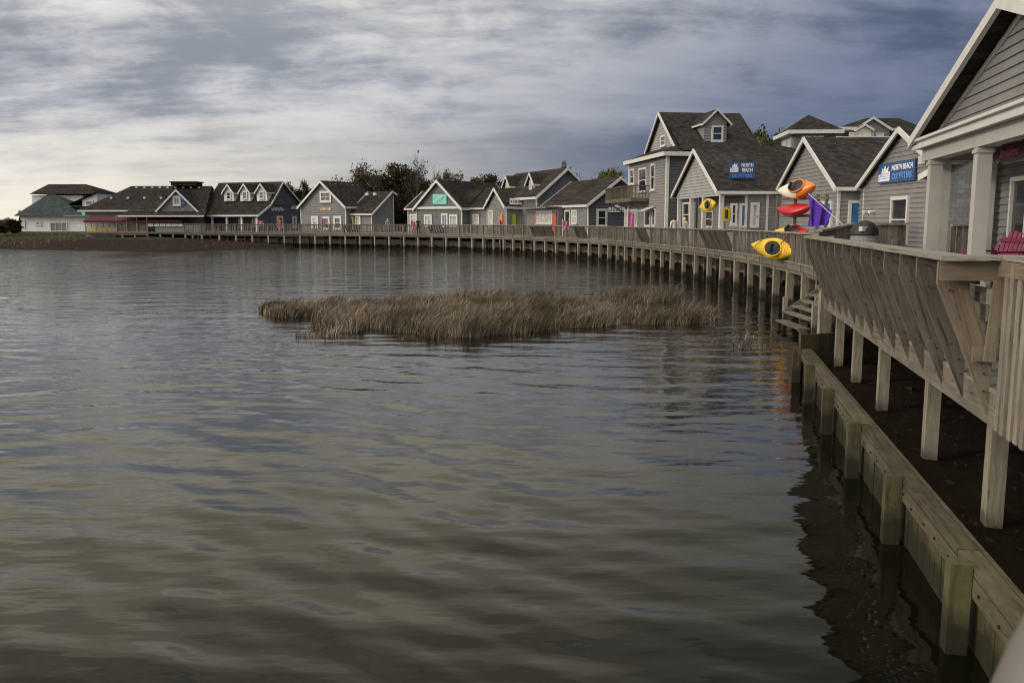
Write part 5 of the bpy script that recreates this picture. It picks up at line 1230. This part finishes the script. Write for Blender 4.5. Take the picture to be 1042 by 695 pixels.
tag(mb.build('shore_grass',m2),'low rough grass along the left shore below the white house','grass',kind='stuff')
# ================= trees =================
def leafmat(name,c1,c2,c3):
    m,g,b=newmat(name); isl=g.n('ShaderNodeNewGeometry').outputs['Random Per Island']; g.K.new(g.ramp(isl,[(0,c1),(.55,c2),(1,c3)]),b.inputs['Base Color']); b.inputs['Roughness'].default_value=.9; b.inputs['Specular IOR Level'].default_value=.03; return m
M['leafd']=leafmat('dark_evergreen_leaves',(.016,.017,.008),(.038,.036,.018),(.09,.074,.04)); M['leafg']=leafmat('olive_green_leaves',(.03,.033,.011),(.075,.08,.028),(.15,.14,.06)); M['leafr']=leafmat('bronze_budding_leaves',(.05,.033,.02),(.09,.06,.038),(.17,.12,.08))
M['bark']=plain('bark',(.07,.055,.042),.9,var=.3)
def tree_mesh(seed,h,w,leaf,bare=0.0,base=.12,nl=19000,ls=.165):
    rr=random.Random(seed); tm=MB(); tips=[]
    def branch(p,d,L,r,lev):
        pts=[p]; rad=[r]; q=p.copy(); dd=d.copy(); n_=4
        for i in range(n_):
            dd=(dd+Vector((rr.gauss(0,.16),rr.gauss(0,.16),rr.gauss(.05,.08)))).normalized(); q=q+dd*(L/n_); pts.append(q.copy()); rad.append(r*(1-.62*(i+1)/n_))
            if lev>0 and i>=(1 if lev==3 else 0):
                for _ in range(2 if lev>1 else 2):
                    a=rr.uniform(0,6.28); nd=(dd*.55+Vector((math.cos(a)*.75,math.sin(a)*.75,rr.uniform(.1,.6)))).normalized(); branch(q.copy(),nd,L*rr.uniform(.42,.62),rad[-1]*.62,lev-1)
        tm.tube(pts,rad,5 if lev>1 else 3,cap=False); tips.append(q)
    branch(Vector((0,0,0)),Vector((rr.gauss(0,.05),rr.gauss(0,.05),1)).normalized(),h*.72,h*(.055 if bare>.9 else .028),3)
    lm=MB()
    bl=[]
    for _ in range(16):
        a=rr.uniform(0,6.28); zz=rr.uniform(base,.93); rad=w/2*math.sin(math.pi*min(1,max(.12,(zz-base+.12)/(1.08-base))))**.7
        r0=rr.uniform(.2,.85)*rad; bl.append((Vector((math.cos(a)*r0,math.sin(a)*r0,zz*h)),rr.uniform(.20,.34)*w,rr.uniform(.10,.19)*h))
    n_=int(nl*(1-bare))
    for k in range(n_):
        if rr.random()<.30: q=rr.choice(tips); p=q+Vector((rr.gauss(0,.35),rr.gauss(0,.35),rr.gauss(0,.3)))
        else:
            c,rx,rz=rr.choice(bl); v=Vector((rr.gauss(0,1),rr.gauss(0,1),rr.gauss(0,1))).normalized()*rr.uniform(.45,1.08); p=c+Vector((v.x*rx,v.y*rx,v.z*rz))
            if mnoise.noise(p*1.1)<-.27: continue
        s=ls*rr.uniform(.6,1.5); u=Vector((rr.gauss(0,1),rr.gauss(0,1),rr.gauss(0,1))).normalized(); v=u.orthogonal().normalized()*s; u=u*s; i=len(lm.v)
        lm.v+=[tuple(p+u),tuple(p+v),tuple(p-u*.8),tuple(p-v)]; lm.f.append((i,i+1,i+2,i+3)); lm.uv.append([(0,0)]*4)
    return tm,lm
def top_of(tm,lm,key):
    z=sorted(v[2] for v in (lm.v if key!='b1' else tm.v)); return z[int(len(z)*.992)-1]
protos={}
for key,args in {'d1':(1,8,6.5,'leafd'),'d2':(2,8,7.5,'leafd'),'g1':(3,8,7,'leafg'),'g2':(4,8,6,'leafg')}.items():
    protos[key]=(tree_mesh(args[0],args[1],args[2],args[3]),args[3])
protos['r1']=(tree_mesh(5,8,6,'leafr',bare=.6,ls=.13),'leafr'); protos['b1']=(tree_mesh(6,8,4,'leafd',bare=.96,ls=.10),'leafd')
built={}
def tree(key,px,pytop,Yd,wpx,label,base=1.4,group='trees behind the shops'):
    top=at(px,pytop,Yd); h=top.z-base; sc=h/top_of(*protos[key][0],key); sxy=(1.3*wpx*Yd/F)/{'d1':6.5,'d2':7.5,'g1':7,'g2':6,'r1':6,'b1':4.2}[key]
    r=empty('tree',(top.x,top.y,base),U(0,6.28),label,'tree',group); r.scale=(sxy,sxy,sc)
    if key not in built:
        (tm,lm),mt=protos[key]; a=tm.build('trunk',M['bark'],r); b_=lm.build('crown',M[mt],r); built[key]=(a,b_)
    else:
        for o in built[key]: c=o.copy(); COL.objects.link(c); c.parent=r
    return r
T=[('d1',300,190,137,14,'dark bushy tree just right of the three dormer building'),('d2',313,187,134,16,'dark round tree behind the tall gable shop left rake'),
('r1',372,170,128,26,'sparse reddish tree rising over the tall gable shop roof'),('r1',356,184,136,22,'low bronze tree peeking over the tall gable shop ridge'),
('d1',396,174,124,30,'dense dark evergreen between the two gabled shops'),('d2',412,172,127,34,'broad dark evergreen in the middle of the tree clump'),('b1',414,156,121,20,'tall bare twiggy tree sticking out above the dark clump'),
('b1',389,168,121,16,'shorter bare tree left of the dark clump top'),('d1',389,197,124,14,'dark bush behind the right end of the tall gable shop'),('d1',402,200,122,14,'dark lower tree behind the white rail gap'),('d1',420,194,122,14,'dark small tree left of the teal sign shop roof'),
('b1',439,171,121,9,'slim bare tree directly behind the teal sign shop gable'),('d2',430,182,132,22,'dark tree behind the left roof of teal sign shop'),
('g1',462,181,140,24,'olive tree just right of the teal sign shop apex'),('g2',457,178,146,10,'narrow dark green tip above the teal sign roof'),('g1',482,184,140,26,'olive tree over the right roof of the teal sign shop'),('d2',497,181,138,26,'rounded olive tree left of the two small dormers'),('d1',510,186,142,18,'dark tree behind the left small dormer'),
('d1',577,171,128,8,'small dark tree tip behind the slate gable apex'),('g2',592,182,135,18,'green tree low behind the slate gable right side'),('g1',616,179,125,26,'green tree above the gift shop ridge'),('g2',632,177,122,18,'green tree meeting the tall building left eave'),
('g1',776,141,98,34,'green tree right of the tall building roof'),('g1',792,142,96,30,'green tree touching the pyramid-roofed building'),('d1',785,146,90,24,'dark green tree low between tall building and pyramid roof'),
('d1',3,223,128,10,'dark brush at the left edge of the photo'),('d2',14,224,126,12,'dark brush beside the white house left wall'),('d1',-6,226,122,18,'dark shrub past the left edge'),('d2',104,196,152,12,'dark tree left of the light blue house'),('d1',23,216,146,6,'small dark tree tip at the white house eave'),
('d2',540,190,150,40,'dark tree far behind the dormered shop'),('d1',650,190,140,40,'dark tree far behind the tall building'),('g1',340,192,150,34,'olive tree far behind the tall gable shop')]
for t in T: tree(*t[:5],t[5])
# ================= foreground post =================
FP=empty('railing_post',(.50,.70,EYE-.9),0,'pale blurred rounded railing post top at the lower right corner','post')
p0=at(1058,655,.62); p1=at(1030,725,.60)
c0=Vector((.50,.70,EYE-.9))
mb=MB(); pts=[p0+Vector((.03,.01,.045)),p0+Vector((.022,.0,.02)),p0.lerp(p1,.3)+Vector((.02,0,0)),p1+Vector((.02,0,0)),p1+Vector((.0,0,-.25))]
mb.tube([p-c0 for p in pts],[.012,.028,.034,.036,.036],14); mb.build('rounded_top',M['post'],FP,smooth=True)
